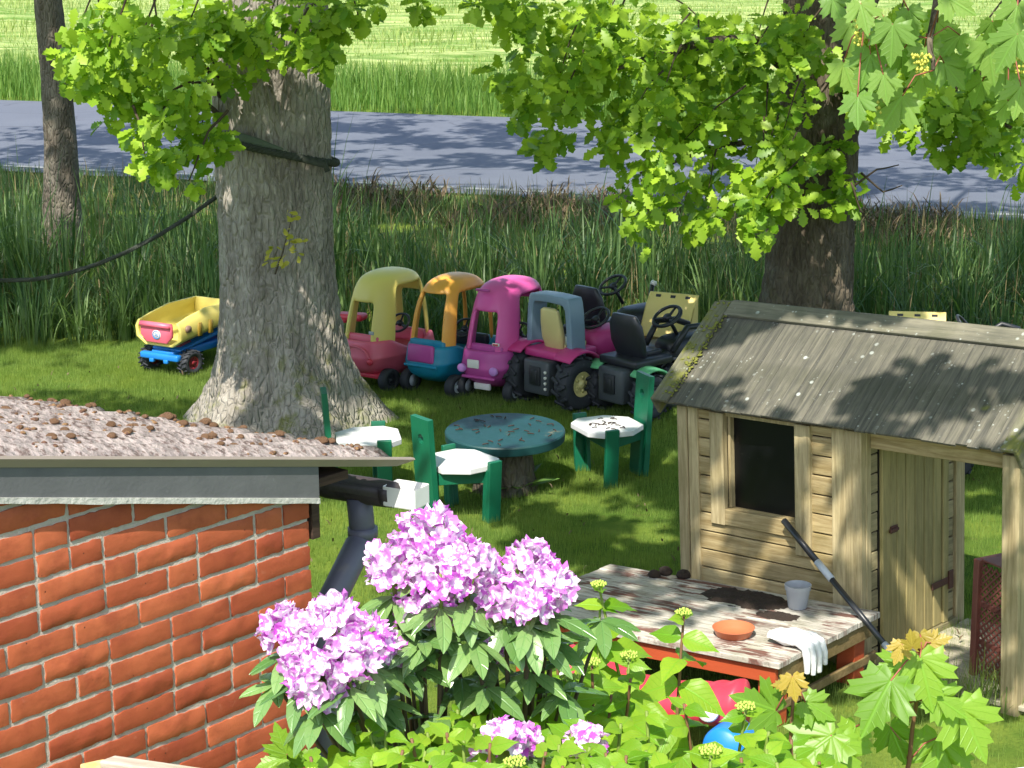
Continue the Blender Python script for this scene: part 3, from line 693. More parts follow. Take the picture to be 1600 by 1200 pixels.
# ================================================================ trees
def barkmat(name, c1, c2, moss=.0, sx=1.0):
    t = NT(name); tc = t.n('TexCoord'); co = t.n('Mapping', {'Vector': tc.outputs['Object'], 'Scale': (1, 1, .3)}).outputs[0]
    co1 = tc.outputs['Object']
    n1 = t.noise(co, 7, 8, .7, .4)
    c = t.mix(t.step(n1, .3, .7), c1, c2)
    c = t.mix(t.math('MULTIPLY', t.step(t.noise(co, 30, 5, .7), .5, .72), .5), c, tuple(min(1, x*1.5) for x in c2[:3])+(1,))
    if moss:
        z = t.n('SeparateXYZ', {0: co1}).outputs[2]
        k = t.math('MULTIPLY', t.step(t.noise(co1, 6, 6, .7), .5, .66), t.math('SUBTRACT', 1.0, t.step(z, .2, 1.1)))
        c = t.mix(t.math('MULTIPLY', k, moss), c, S('7f8432', .75))
        c = t.mix(t.math('MULTIPLY', t.step(t.noise(co1, 2.6, 4, .6), .56, .7), .35), c, S('a3a596', .8))
    crack = t.vor(t.n('Mapping', {'Vector': tc.outputs['Object'], 'Scale': (26*sx, 26*sx, 9*sx)}).outputs[0], 1.0, 'DISTANCE_TO_EDGE')
    h = t.math('ADD', t.math('MULTIPLY', t.step(crack, .0, .22), .8), t.math('MULTIPLY', t.noise(co, 60, 6, .75), .5))
    return t.done(t.pbr(c, .92, t.bump(h, .9, .018), 0, .15))
M_BARK = barkmat('oak_bark', S('857e74', .85), S('b4ada2', .85), .8)
M_BARK2 = barkmat('oak_bark_dark', S('5c5246', .7), S('857a69', .7), .25)
M_BARK3 = barkmat('ash_bark', S('5b5146', .7), S('8d867a', .75), .1, 1.2)
M_TWIG = plain('twig', S('5a4c3a', .6), .85, .3, 20)
def trunk(name, parent, path, rad, na, dz, amp, flare=(0, .3), lobes=5, mat=M_BARK, seed=0):
    """bark covered trunk along path [(x,y,z)...] (local); plates are real relief"""
    P = [Vector(p) for p in path]; H_ = P[-1].z; nz = int(H_/dz); vs = np.zeros((nz+1, na, 3), np.float32)
    zs = [p.z for p in P]
    for j in range(nz+1):
        z = H_*j/nz
        for a in range(len(P)-1):
            if zs[a+1] >= z or a == len(P)-2: break
        f_ = (z-zs[a])/(zs[a+1]-zs[a]); c_ = P[a].lerp(P[a+1], f_); r0 = rad[a]+(rad[a+1]-rad[a])*f_
        fl = flare[0]*math.exp(-z/flare[1])
        for i in range(na):
            th = 2*math.pi*i/na
            r = r0*(1+.05*math.sin(2*th+1+seed+z*.2)+.03*math.sin(3*th+z*.9+seed)) + fl*(1+.38*math.sin(lobes*th+seed)*min(1, fl*6))
            if amp:
                q = Vector((math.cos(th)*r0*22, math.sin(th)*r0*22, z*7.5+.6*math.sin(th*9)))
                ds = noise.voronoi(q)[0]; e = min((ds[1]-ds[0])*2.2, 1.0)
                r += amp*(e-.6)+amp*.7*noise.noise(Vector((math.cos(th)*6, math.sin(th)*6, z*2.2)))
            vs[j, i] = (c_.x+r*math.cos(th), c_.y+r*math.sin(th), z)
    i = np.arange(na); k = (i+1) % na
    F_ = np.concatenate([np.stack([j*na+i, j*na+k, (j+1)*na+k, (j+1)*na+i], 1) for j in range(nz)])
    return put(name, npmesh(name, vs.reshape(-1, 3), F_, mat, True), parent)
def limb(parent, pts, r0, r1, n=10, name='branch', mat=None):
    m = len(pts); P = []
    for k in range(m*3):
        f_ = k/(m*3-1)*(m-1); a = min(int(f_), m-2); p = Vector(pts[a]).lerp(Vector(pts[a+1]), f_-a)
        P.append(p+Vector((fbm(k*.5, p.x), fbm(k*.5, p.y+5), fbm(k*.5, p.z+9)))*r0*.35)
    return MB().tube(P, [r0+(r1-r0)*k/(len(P)-1) for k in range(len(P))], n).build(name, mat or M_BARK2, parent, True, fix=False)

# sun gaps cut into the crowns, given by the ground spots they light
def shadow_xy(p): return (p[0]-SUN.x/SUN.z*p[2], p[1]-SUN.y/SUN.z*p[2])
GAPS = []
def gap(px, py, rx, ry, z=0.0):
    q = gnd(px, py, z); s_ = shadow_xy(q); GAPS.append((s_[0], s_[1], rx, ry))
for a in ((530, 850, .42, .9), (640, 830, .45, .25), (90, 590, .5, .3), (150, 600, .4, .12), (240, 598, .35, .12), (40, 560, .4, .2), (400, 640, .3, .2),
          (590, 690, .25, .2), (1030, 715, .3, .16), (900, 780, .25, .1), (1000, 800, .5, .12), (1550, 820, .3, .25), (1540, 770, .3, .1), (1560, 900, .3, .3), (620, 660, .25, .12),
          (740, 690, .12, .14), (830, 690, .12, .12),
          (70, 193, .8, .5), (180, 193, .5, .35), (40, 165, .5, .3), (560, 232, .5, .3), (680, 240, .8, .3), (640, 270, 1.2, .35), (760, 285, 1.5, .4), (930, 240, .7, .5), (560, 215, .5, .25), (1170, 255, .5, .25), (1380, 258, .6, .4), (1500, 310, .9, .35), (1450, 240, .6, .2), (820, 300, 2.0, .3), (1560, 250, .6, .3)): gap(*a)
for a in ((1165, 600, .12, .13), (1180, 560, .06, .08), (1232, 600, .05, .07), (1290, 615, .07, .08), (1300, 650, .12, .05), (1490, 545, .10, .08), (1530, 580, .14, .12), (1560, 640, .16, .14), (1450, 660, .10, .05), (1500, 690, .1, .05), (1480, 520, .07, .06), (1545, 525, .05, .06), (1440, 575, .05, .04), (1580, 690, .1, .1)): gap(a[0], a[1], a[2]*.95, a[3]*.95, 1.3)
for a in ((585, 465, .1, .1), (1290, 900, .2, .15), (1190, 830, .12, .05), (1280, 720, .08, .16), (1100, 720, .06, .12)): gap(*a, .6)
for a in ((960, 660, .2, .16), (720, 720, .22, .15), (580, 680, .25, .18)): gap(*a, .35)
def gap3(px, py, y, rx, ry):
    s_ = shadow_xy(at(px, py, y)); GAPS.append((s_[0], s_[1], rx, ry))
for a in ((372, 560, 12.9, .10, .16), (368, 480, 12.9, .06, .2), (360, 640, 12.8, .12, .12), (500, 480, 13.0, .05, .15), (420, 120, 12.9, .1, .06), (555, 640, 13.0, .15, .1), (470, 420, 12.9, .05, .1)): gap3(*a)
for a in ((605, 435, 14.4, .16, .12), (705, 440, 14.3, .14, .1), (800, 455, 14.2, .14, .1), (590, 560, 14.2, .1, .08), (1035, 490, 14.2, .2, .12), (270, 500, 14.8, .2, .12), (870, 500, 13.9, .1, .08), (1150, 300, 13.2, .2, .2)): gap3(*a)
for a in ((1100, 800, 9.3, .10, .12), (1200, 850, 9.1, .22, .07), (1290, 760, 8.95, .07, .2), (1280, 700, 8.95, .05, .1), (1120, 720, 9.3, .05, .15), (1150, 880, 9.2, .15, .06), (1420, 800, 9.0, .06, .15)): gap3(*a)
_g = np.array(GAPS); _g[:, 2:] += .055   # a leaf reaches past its own base
SXS, SYS = SUN.x/SUN.z, SUN.y/SUN.z
def crown_leaves(n, c, r, zmin, rd, size=(.13, .22), thr=.11, inner=.55, dens=None):
    """leaves through the outer shell of a crown, gathered into sprays, with gaps cut along the sun rays to place spots of light"""
    out = []; c = np.array(c); r = np.array(r)
    nc = n//14
    for _ in range(nc):
        d = np.array([rd.gauss(0, 1) for _ in range(3)]); d /= np.linalg.norm(d); q = c+d*r*rd.uniform(inner, 1.0)
        if q[2] < zmin: q[2] = zmin+rd.random()**2*1.6
        for _ in range(14):
            p = q+np.array([rd.gauss(0, .26), rd.gauss(0, .26), rd.gauss(0, .14)])
            if p[2] < 3.45-.048*p[1]+.30: continue
            sx, sy = p[0]-SXS*p[2], p[1]-SYS*p[2]
            if sy < 8.45 and sx < 3.2: continue
            if ((((sx-_g[:, 0])/np.maximum(_g[:, 2], .01))**2+((sy-_g[:, 1])/np.maximum(_g[:, 3], .01))**2) < 1.0+.3*rd.random()).any(): continue
            if noise.noise(Vector((sx*1.5, sy*1.5, 1.7)))+.35*noise.noise(Vector((sx*5.5, sy*5.5, 3.3))) > thr: continue
            a = rd.uniform(0, 6.283)
            out.append(leafM(p, (math.cos(a), math.sin(a), rd.uniform(-.6, .2)), rd.uniform(*size), (0, 0, 1), .35, rd))
    return out
def sprays(blobs, rd, size=(.085, .135), per=9, dens=1.0):
    """leaf sprays filling ellipses (bearing x, bearing y, half width, half height, distance, distance spread)"""
    out, tips = [], []
    for px, py, rx, ry, y0, dy in blobs:
        n = max(2, int(dens*rx*ry/430))
        for _ in range(n):
            a = rd.uniform(0, 6.283); s_ = math.sqrt(rd.random())
            q = at(px+rx*s_*math.cos(a), py+ry*s_*math.sin(a), y0+rd.uniform(-dy, dy)); tips.append(q)
            ax = Vector((rd.gauss(0, .6), rd.gauss(-.35, .5), rd.uniform(-.9, .1))).normalized()
            for k in range(per):
                b = k*2.4+rd.random(); sd = frame(q, ax) @ Vector((rd.uniform(.1, .8), math.cos(b), math.sin(b)))-q
                sd.z -= .25; p = q+ax*rd.uniform(-.05, .06)+sd.normalized()*.015
                out.append(leafM(p, sd, rd.uniform(*size), (-.25, -.75, .75), .3, rd))
    return out, tips

rd = random.Random(21)
# ---- the great oak
O1 = Vector((-1.53, 13.30, 0)); oak = thing('oak_tree', 'thick grey oak trunk with flared mossy roots, tied round with rope', 'tree', loc=O1)
bpy.context.view_layer.update()
trunk('trunk', oak, [(0, 0, 0), (-.02, 0, 1.2), (-.01, 0, 2.2), (.0, 0, 3.4), (.0, 0, 5.0)], [.34, .345, .36, .385, .36], 260, .0125, .016, (.30, .36), 5, M_BARK, .4)
for k in range(7):
    a = k*.9+.3; L_ = 4.6
    limb(oak, [(0, 0, 4.3+.1*k), (math.cos(a)*1.2, math.sin(a)*1.2, 5.4+.3*k), (math.cos(a)*L_*.6, math.sin(a)*L_*.6, 6.4+.35*k), (math.cos(a)*L_, math.sin(a)*L_, 7.0+.5*k)], .16, .03)
blobs = [(190, 70, 90, 70, 12.2, .5), (150, 115, 55, 50, 12.0, .3), (290, 40, 110, 45, 12.3, .5), (420, 35, 110, 40, 12.3, .4), (500, 25, 60, 30, 12.3, .3), (265, 150, 55, 50, 12.2, .4), (250, 215, 58, 32, 12.1, .3), (235, 250, 45, 25, 12.0, .25), (320, 225, 35, 35, 12.2, .2),
         (285, 262, 30, 22, 12.0, .2), (205, 160, 40, 40, 12.2, .3), (450, 75, 70, 30, 12.1, .2), (560, 12, 50, 16, 12.4, .3), (660, 6, 70, 12, 12.2, .4), (740, 8, 22, 14, 12.2, .2), (350, 95, 40, 30, 12.6, .3), (300, 190, 40, 25, 12.3, .3)]
lv, tips = sprays(blobs, rd, (.07, .145), dens=2.3)
inv = Matrix.Translation(-O1)
cl = crown_leaves(26000, (-1.7, 12.3, 8.0), (6.8, 6.8, 4.6), 3.6, rd)
cl += crown_leaves(15000, (.55, 6.9, 5.1), (2.8, 2.4, 1.2), 3.9, rd, inner=.1)  # unseen low lobe added to shade the lawn and playhouse roof
cl += crown_leaves(11000, (-1.5, 8.3, 5.6), (2.6, 2.2, 1.3), 3.9, rd, inner=.1)  # second unseen lobe added to shade the lawn
for pts in ([(.0, 0, 4.2), (.4, -2.5, 5.0), (1.4, -4.5, 5.2), (2.3, -6.6, 5.2)], [(0, 0, 4.4), (-.2, -2.2, 5.2), (-.1, -4.8, 5.7)]): limb(oak, pts, .13, .02)  # limbs added out of view to carry the shading lobes
foliage(oak, [inv @ m for m in lv+cl], OAK, M_OAKL, 300, 'leaf', 'crown')
for k in range(0, len(tips), 10):
    q = tips[k]-O1; b_ = q+Vector((rd.gauss(.12, .15), rd.gauss(.15, .1), rd.uniform(.15, .4)))
    limb(oak, [b_, b_.lerp(q, .5)+Vector((0, 0, .08)), q], .011, .004, 5, 'twig', M_TWIG)
for px, py, qx, qy in ((345, 130, 250, 60), (345, 150, 300, 130), (342, 180, 285, 150), (345, 120, 300, 40)):
    limb(oak, [at(px, py, 13.1)-O1, at((px+qx)/2, (py+qy)/2-12, 12.7)-O1, at(qx, qy, 12.3)-O1], .02, .006, 6, 'twig', M_TWIG)
# young shoot on the trunk
sh = [(452, 345), (448, 360), (455, 372), (460, 385), (445, 395), (425, 392), (438, 405), (420, 405), (440, 420), (462, 395), (470, 380), (450, 335)]
M_YOUNG = leafmat('young_oak_leaf', S('a8ad3c', .95), S('cfc65a', .95), .4, .5, tint=1.2)
ml = leafdata(OAK, M_YOUNG)
for px, py in sh:
    for k in range(3):
        q = at(px+rd.uniform(-5, 5), py+rd.uniform(-5, 5), 12.84)-O1
        put('shoot_leaf', ml, oak, leafM(q, (rd.gauss(0, .8), -.6, rd.uniform(-.7, .6)), rd.uniform(.045, .075), (0, -.6, .8), .4, rd))
limb(oak, [at(430, 428, 12.93)-O1, at(440, 400, 12.86)-O1, at(455, 345, 12.85)-O1], .006, .003, 5, 'shoot_stem', M_TWIG)
# ---- the second oak
B2 = at(1252, 585, 14.6); O2 = Vector((B2.x, 14.6, 0)); oak2 = thing('oak_tree', 'slimmer brown oak trunk behind the playhouse roof under hanging lobed leaves', 'tree', loc=O2)
bpy.context.view_layer.update()
t2 = [at(x_, y_, 14.6)-O2 for x_, y_ in ((1252, 585), (1258, 470), (1270, 320), (1277, 200), (1272, 60))]
t2[0].z = 0; t2.append(t2[-1]+Vector((0, 0, 2.2)))
trunk('trunk', oak2, t2, [.33, .30, .285, .285, .22, .2], 170, .02, .013, (.12, .4), 4, M_BARK2, 2.0)
for k in range(6):
    a = k*1.05+.1; L_ = 4.2
    limb(oak2, [(t2[-1].x, 0, 4.0+.2*k), (math.cos(a)*1.2, math.sin(a)*1.2, 5.2+.3*k), (math.cos(a)*L_, math.sin(a)*L_, 6.6+.5*k)], .13, .03)
limb(oak2, [t2[3]+Vector((-.1, 0, .3)), at(1180, 60, 14.0)-O2, at(1080, 70, 13.4)-O2, at(960, 110, 13.0)-O2], .06, .012, 8)
limb(oak2, [t2[3]+Vector((.1, 0, .2)), at(1380, 130, 14.0)-O2, at(1480, 150, 13.6)-O2, at(1580, 200, 13.3)-O2], .05, .012, 8)
limb(oak2, [t2[3]+Vector((-.1, -.1, -.2)), at(1200, 215, 14.1)-O2, at(1120, 230, 13.6)-O2, at(1000, 270, 13.2)-O2], .035, .008, 8)
blobs = [(900, 45, 110, 60, 13.0, .5), (850, 120, 80, 45, 12.9, .4), (800, 165, 50, 22, 12.8, .2), (980, 110, 100, 70, 13.2, .6), (1090, 60, 90, 60, 13.6, .5), (1160, 120, 80, 80, 13.6, .5), (1050, 190, 90, 55, 13.2, .5), (1150, 210, 80, 60, 13.5, .4), (970, 210, 45, 30, 13.0, .3), (870, 225, 38, 28, 12.9, .2), (860, 200, 30, 30, 12.9, .2),
         (1005, 290, 40, 48, 12.9, .2), (1015, 350, 32, 32, 12.8, .15), (1080, 320, 36, 48, 13.3, .3), (1165, 285, 65, 32, 13.2, .3), (1170, 335, 60, 35, 13.0, .2), (1215, 310, 40, 40, 13.2, .2), (1220, 250, 50, 30, 13.3, .2), (1200, 365, 28, 14, 13.0, .15), (1225, 180, 40, 60, 13.6, .3), (1300, 265, 26, 30, 14.1, .15), (1320, 290, 16, 28, 14.1, .1), (1290, 225, 25, 25, 14.1, .15), (1310, 320, 12, 14, 14.1, .1),
         (1240, 60, 60, 60, 13.8, .3), (1440, 170, 110, 45, 13.4, .5), (1500, 215, 75, 35, 13.2, .3), (1560, 190, 60, 60, 13.3, .4), (1570, 260, 40, 22, 13.1, .2), (1400, 130, 60, 40, 13.8, .3), (1530, 120, 80, 50, 13.8, .4), (790, 15, 40, 25, 12.6, .2), (1400, 60, 60, 50, 14.0, .3), (1350, 120, 40, 30, 14.0, .2)]
lv, tips = sprays(blobs, rd, (.075, .16), dens=2.3)
inv = Matrix.Translation(-O2)
cl = crown_leaves(22000, (3.3, 15.2, 8.3), (5.6, 7.0, 4.8), 3.9, rd)
foliage(oak2, [inv @ m for m in lv+cl], OAK, M_OAKL, 300, 'leaf', 'crown')
for k in range(0, len(tips), 13):
    q = tips[k]-O2; b_ = q+Vector((rd.gauss(.1, .15), rd.gauss(.15, .1), rd.uniform(.15, .4)))
    limb(oak2, [b_, b_.lerp(q, .5)+Vector((0, 0, .03)), q], .008, .003, 5, 'twig', M_TWIG)
for pts in ([(1330, 285), (1345, 330), (1365, 355)], [(1335, 290), (1370, 265), (1405, 258)], [(1345, 270), (1380, 300), (1410, 290)]):
    limb(oak2, [at(x_, y_, 14.0)-O2 for x_, y_ in pts], .009, .004, 5, 'twig', M_TWIG)
# ---- the slender roadside tree
B3 = at(95, 400, 20.0); O3 = Vector((B3.x, 20.0, 0)); tr3 = thing('roadside_tree', 'slender dark trunk standing in tall grass beside the road', 'tree', loc=O3)
bpy.context.view_layer.update()
t3 = [at(x_, y_, 20.0)-O3 for x_, y_ in ((98, 400), (96, 230), (88, 120), (75, 0))]; t3[0].z = 0; t3.append(t3[-1]+Vector((-.1, 0, 2.4)))
trunk('trunk', tr3, t3, [.20, .165, .15, .14, .12], 90, .03, .006, (.05, .4), 4, M_BARK3, 3.0)
for k in range(5):
    a = k*1.26+.4; limb(tr3, [(t3[-1].x, 0, 5.0+.2*k), (math.cos(a)*1.5, math.sin(a)*1.5, 6.4+.3*k), (math.cos(a)*3.4, math.sin(a)*3.4, 7.4+.5*k)], .09, .02, 8)
cl = crown_leaves(15000, (-5.5, 20.5, 8.2), (5.2, 6.0, 4.4), 4.2, rd, (.16, .26))
foliage(tr3, [Matrix.Translation(-O3) @ m for m in cl], CROWNLEAF, M_OAKL, 0, 'leaf', 'crown')
# ---- sycamore reaching in from the right
O4 = Vector((6.4, 8.0, 0)); syc = thing('sycamore_tree', 'sycamore branches with broad five lobed leaves hanging in above the road', 'tree', loc=O4)
bpy.context.view_layer.update()
trunk('trunk', syc, [(0, 0, 0), (-.1, 0, 2), (-.2, 0, 4.6)], [.24, .21, .17], 60, .05, .004, (.1, .3), 5, M_BARK3, 1.0)
for k, (a, l) in enumerate(((2.6, 3.6), (3.3, 4.2), (3.9, 3.4), (1.2, 2.5), (5.2, 2.5))):
    limb(syc, [(-.2, 0, 4.3), (math.cos(a)*1.3, math.sin(a)*1.3, 5.2+.2*k), (math.cos(a)*l, math.sin(a)*l, 5.9+.3*k)], .1, .02, 8)
lv = []
M_PET = plain('red_petiole', S('a05a48', .8), .6, .3, 20)
spots = [(1395, 55, 55), (1330, 50, 50), (1318, 115, 58), (1360, 100, 50), (1410, 95, 55), (1445, 90, 55), (1475, 115, 55), (1410, 170, 66), (1340, 165, 45), (1345, 20, 45), (1420, 30, 45), (1465, 50, 50), (1500, 70, 50), (1545, 85, 60), (1570, 125, 66), (1590, 70, 55), (1520, 100, 50), (1535, 140, 45), (1575, 170, 40), (1590, 25, 55), (1480, 10, 45), (1550, 45, 40), (1440, 130, 45), (1380, 130, 45), (1300, 10, 40), (1595, 150, 50)]
tw = [at(1500, -120, 6.35), at(1470, -20, 6.25), at(1452, 60, 6.15), at(1458, 110, 6.1)]; limb(syc, [p-O4 for p in [Vector((3.3, 6.9, 5.1))]+tw], .022, .006, 7)
tw2 = [at(1600, -100, 6.25), at(1590, 10, 6.15), at(1575, 80, 6.1)]; limb(syc, [p-O4 for p in [Vector((3.4, 6.8, 5.0))]+tw2], .02, .006, 7)
tw3 = [at(1440, -110, 6.25), at(1380, -20, 6.15), at(1350, 40, 6.1)]; limb(syc, [p-O4 for p in [Vector((3.1, 7.0, 5.2))]+tw3], .02, .006, 7)
joints = tw[1:]+tw2[1:]+tw3[1:]
for px, py, sz in spots:
    for k in range(1):
        q = at(px, py-sz*.3, 6.12+rd.uniform(-.22, .22)); d = Vector((rd.gauss(0, .5), rd.gauss(-.3, .3), -1.0))
        lv.append(leafM(q-O4, d, sz/500*rd.uniform(.95, 1.15), (-.2, -.85, .5), .22, rd))
        jn = min(joints, key=lambda v: (v-q).length)
        MB().tube([jn-O4, jn.lerp(q, .6)-O4+Vector((0, 0, .03)), q-O4], .0022, 5).build('petiole', M_PET, syc, True, fix=False)
cl = crown_leaves(9000, (4.6, 7.0, 6.4), (4.4, 3.6, 2.6), 4.3, rd, (.14, .22))
foliage(syc, lv, MAPLE, M_MAPL, 300, 'leaf', 'crown')
foliage(syc, [Matrix.Translation(-O4) @ m for m in cl], CROWNLEAF, M_MAPL, 0, 'leaf', 'crown')
M_RAC = plain('flower_raceme', S('c3c452', .95), .7, .3, 60)
for px, py, ln in ((1378, 160, 55), (1345, 40, 60), (1440, 115, 28), (1595, 95, 40)):
    mb = MB(); q = at(px, py, 6.1)-O4
    for k in range(46):
        f_ = rd.random(); r = .006; w_ = .028*(1-f_*.55)
        p = q+Vector((rd.uniform(-w_, w_), rd.uniform(-w_, w_), .06-f_*ln/500*1.2)); mb.lathe([(.0005, -r), (r, 0), (.0005, r)], 5, Matrix.Translation(p))
    mb.build('flower_raceme', M_RAC, syc, True, fix=False)
# ================================================================ ride-on toys
def plastic(name, h, k=.9, fade=.2): return plain(name, S(h, k), .42, .10, 3, .06, 60, dirt=tuple(min(1, x*.8+.05) for x in S(h, k)[:3])+(1,), dirtlo=.6)
P_RED = plastic('red_plastic', 'd63a50'); P_YEL = plastic('yellow_plastic', 'eedc78'); P_ORA = plastic('orange_plastic', 'f0ac48'); P_TEAL = plastic('teal_plastic', '1585a8'); P_PINK = plastic('pink_plastic', 'dc5aa4')
P_MAG = plastic('magenta_plastic', 'b84a98'); P_DPINK = plastic('deep_pink_plastic', 'cc3f86'); P_BLUE = plastic('blue_plastic', '1f7fd6'); P_GREY = plastic('blue_grey_plastic', '7d95a8'); P_CREAM = plastic('cream_plastic', 'd8cb8a')
P_BLACK = plastic('black_plastic', '26282e', 1.0); P_RUB = plain('rubber_tyre', S('30333a', .9), .7, .25, 8, .2, 60, dirt=S('5a5d60', .9), dirtlo=.6); P_SIL = plastic('silver_plastic', 'b4bcc4'); P_WHITE = plastic('white_plastic', 'e8e6e0')
P_GRN = plastic('light_green_plastic', '6fc08a'); P_DGREY = plastic('dark_grey_plastic', '474c52'); P_LILAC = plastic('lilac_plastic', 'c48ad6'); P_SALM = plastic('faded_red_plastic', 'ea6a82'); P_BYEL = plastic('pale_yellow_plastic', 'f2da88')
def sub(o, lv=2): m = o.modifiers.new('subdivision', 'SUBSURF'); m.levels = lv; m.render_levels = lv; return o
def shell(rings, hole=None, th=.02, M=None):
    """skin over rings (bottom to top) with openings where hole(level, k) is true"""
    n = len(rings[0]); v = [p for r in rings for p in r]; f = []
    for i in range(len(rings)-1):
        for j in range(n):
            if hole and hole(i, j): continue
            f.append((i*n+j, i*n+(j+1) % n, (i+1)*n+(j+1) % n, (i+1)*n+j))
    f.append(tuple((len(rings)-1)*n+j for j in range(n)))
    return MB().add(v, f)
def wheel(parent, p, r, w, hub, rr=.55, lugs=0, axis='y', side=1, name='wheel'):
    """tyre (with optional tractor lugs) and hub; axle along local Y"""
    M_ = Matrix.Translation(p) @ Matrix.Rotation(-math.pi/2*side, 4, 'X')
    mb = MB(); k = .9 if lugs else 1
    mb.lathe([(r*rr, -w*.42), (r*.8*k, -w*.5), (r*.96*k, -w*.42), (r*k, -w*.2), (r*k, w*.2), (r*.96*k, w*.42), (r*.8*k, w*.5), (r*rr, w*.42), (r*rr*.98, 0)], 28, None, False)
    for i in range(lugs):
        for sgn in (-1, 1):
            a = 2*math.pi*(i+(.5 if sgn > 0 else 0))/lugs
            mb.box((0, 0, 0), (r*.09, r*.12, w*.56), rotz(a) @ Matrix.Translation((r*.93, 0, sgn*w*.25)) @ Matrix.Rotation(sgn*.55, 4, 'X'))
    o = mb.build(name, P_RUB, parent, True, .002, 1, M_)
    h = MB(); R_ = r*rr
    h.lathe([(R_*1.02, -w*.40), (R_*1.02, w*.36), (R_*.92, w*.40), (R_*.8, w*.30), (R_*.35, w*.28), (R_*.3, w*.42), (.001, w*.44)], 24)
    for i in range(5):
        h.box((R_*.55, 0, w*.31), (R_*.3, R_*.22, w*.06), rotz(2*math.pi*i/5))
    h.build('hub', hub, o, True)
    return o
def steering(parent, p, tilt, r=.075, mat=None, M0=None):
    M_ = Matrix.Translation(p) @ Matrix.Rotation(tilt, 4, 'Y')
    mb = MB(); mb.tube([(r*math.cos(a), r*math.sin(a), 0) for a in [2*math.pi*i/24 for i in range(25)]], .009, 8, False)
    for a in (0, 2.1, 4.2): mb.tube([(0, 0, -.012), (r*math.cos(a), r*math.sin(a), 0)], .007, 6)
    mb.lathe([(.022, -.02), (.022, .004), (.001, .008)], 12); mb.tube([(0, 0, -.15), (0, 0, -.01)], .011, 8)
    return mb.build('steering_wheel', mat or P_BLACK, parent, True, M=M_)

def coupe(label, M_, body, roof, hub, style):
    c_ = thing('toy_car', label, 'toy car', M_, 'ride-on toy cars parked by the reeds')
    n = 32
    lv = [(.075, .22, .12), (.10, .29, .165), (.15, .335, .195), (.22, .355, .210), (.255, .360, .213), (.27, .352, .207), (.335, .345, .200), (.385, .338, .194)]
    rings = []
    for i, (z, a, b) in enumerate(lv):
        rg = superell(a, b, z, n, 3.2)
        if i >= 5:
            rg = [(x, y, z-((z-.255)*.82*max(0, 1-((x-.03)/.165)**2)**.5 if abs(x-.03) < .165 and abs(y) > .12 else 0)-max(0, x-.16)*.25*(i-4)/3) for x, y, z in rg]
        rings.append(rg)
    inn = [(x*.90, y*.86, z-.004) for x, y, z in rings[-1]]; bot = [(x*.86, y*.80, .17) for x, y, z in rings[-1]]
    # wheel arches pressed into the flanks
    for i in range(1, 4):
        rings[i] = [(x, y*(1-.16*max(0, 1-(abs(abs(x)-.225)/.10)**2)*(1 if i < 3 else .5)) if abs(abs(x)-.225) < .1 else y, z+(.045 if i == 1 else .02)*max(0, 1-(abs(abs(x)-.225)/.11)**2) if abs(abs(x)-.225) < .11 else z) for x, y, z in rings[i]]
    sub(MB().loft(rings+[inn, bot]).build('body', body, c_, True), 1)
    # cab
    if style == 'thin': hw, zt = (.50, .62), [.31, .45, .57, .67, .75, .805, .838, .850]
    else: hw, zt = (.52, .62), [.31, .43, .54, .65, .755, .815, .842, .852]
    prof = [(.338, .194), (.328, .189), (.308, .182), (.282, .172), (.248, .158), (.198, .135), (.12, .09), (.05, .04)]
    if style == 'thin': prof = [(.335, .192), (.326, .188), (.308, .181), (.280, .171), (.240, .155), (.185, .13), (.12, .09), (.05, .04)]
    cr = [superell(a, b, z, 40, 2.6, -.005+.06*(z-.40)) for (a, b), z in zip(prof, zt)]
    def hole(i, j):
        th = (j+.5)/40*2*math.pi; th = th-2*math.pi if th > math.pi else th; at_ = abs(th)
        top = 3 if style == 'wide' else 4
        if at_ > math.pi-(.52 if style == 'wide' else .60): return i < top            # rear window
        if at_ < .40: return i < top                     # windscreen
        lo, hi = (.80, 1.86) if style == 'wide' else (.64, 2.0)
        if lo < at_ < hi: return i < 4
        return False
    cab = sub(shell(cr, hole).build('cab_roof', roof, c_, True, fix=False), 2); sm = cab.modifiers.new('thick', 'SOLIDIFY'); sm.thickness = .028; sm.offset = -1
    cab.modifiers.move(1, 0)
    MB().box((-.17, 0, .26), (.20, .30, .05)).box((-.265, 0, .33), (.04, .28, .17)).build('seat', body, c_, True, .02, 3)
    MB().box((.18, 0, .33), (.05, .30, .10)).build('dashboard', P_BLACK if style == 'thin' else body, c_, True, .02, 3)
    steering(c_, (.12, 0, .42), -.9)
    for sx in (-.225, .225):
        for sy in (-1, 1): wheel(c_, (sx, sy*.180, .083), .085, .066, hub, .55, side=sy)
    return c_
def rear(parent, mb_fn, name, mat, label=None, bevel=.004):
    mb = MB(); mb_fn(mb); return mb.build(name, mat, parent, True, bevel, 2, label=label)
def heading(px, py, yaw, fwd=.0):
    """place a toy so that the point at its own (-.225, 0) stands on this ground bearing, nose towards yaw"""
    q = gnd(px, py); M_ = Matrix.Translation((q.x, q.y, 0)) @ rotz(yaw); return M_ @ Matrix.Translation((.225, 0, 0))
disc = lambda mb, x, y, z, r, t=.012: mb.lathe([(r, -t), (r, 0), (r*.8, t*.6), (.001, t*.8)], 18, Matrix.Translation((x, y, z)) @ Matrix.Rotation(-math.pi/2, 4, 'Y'))

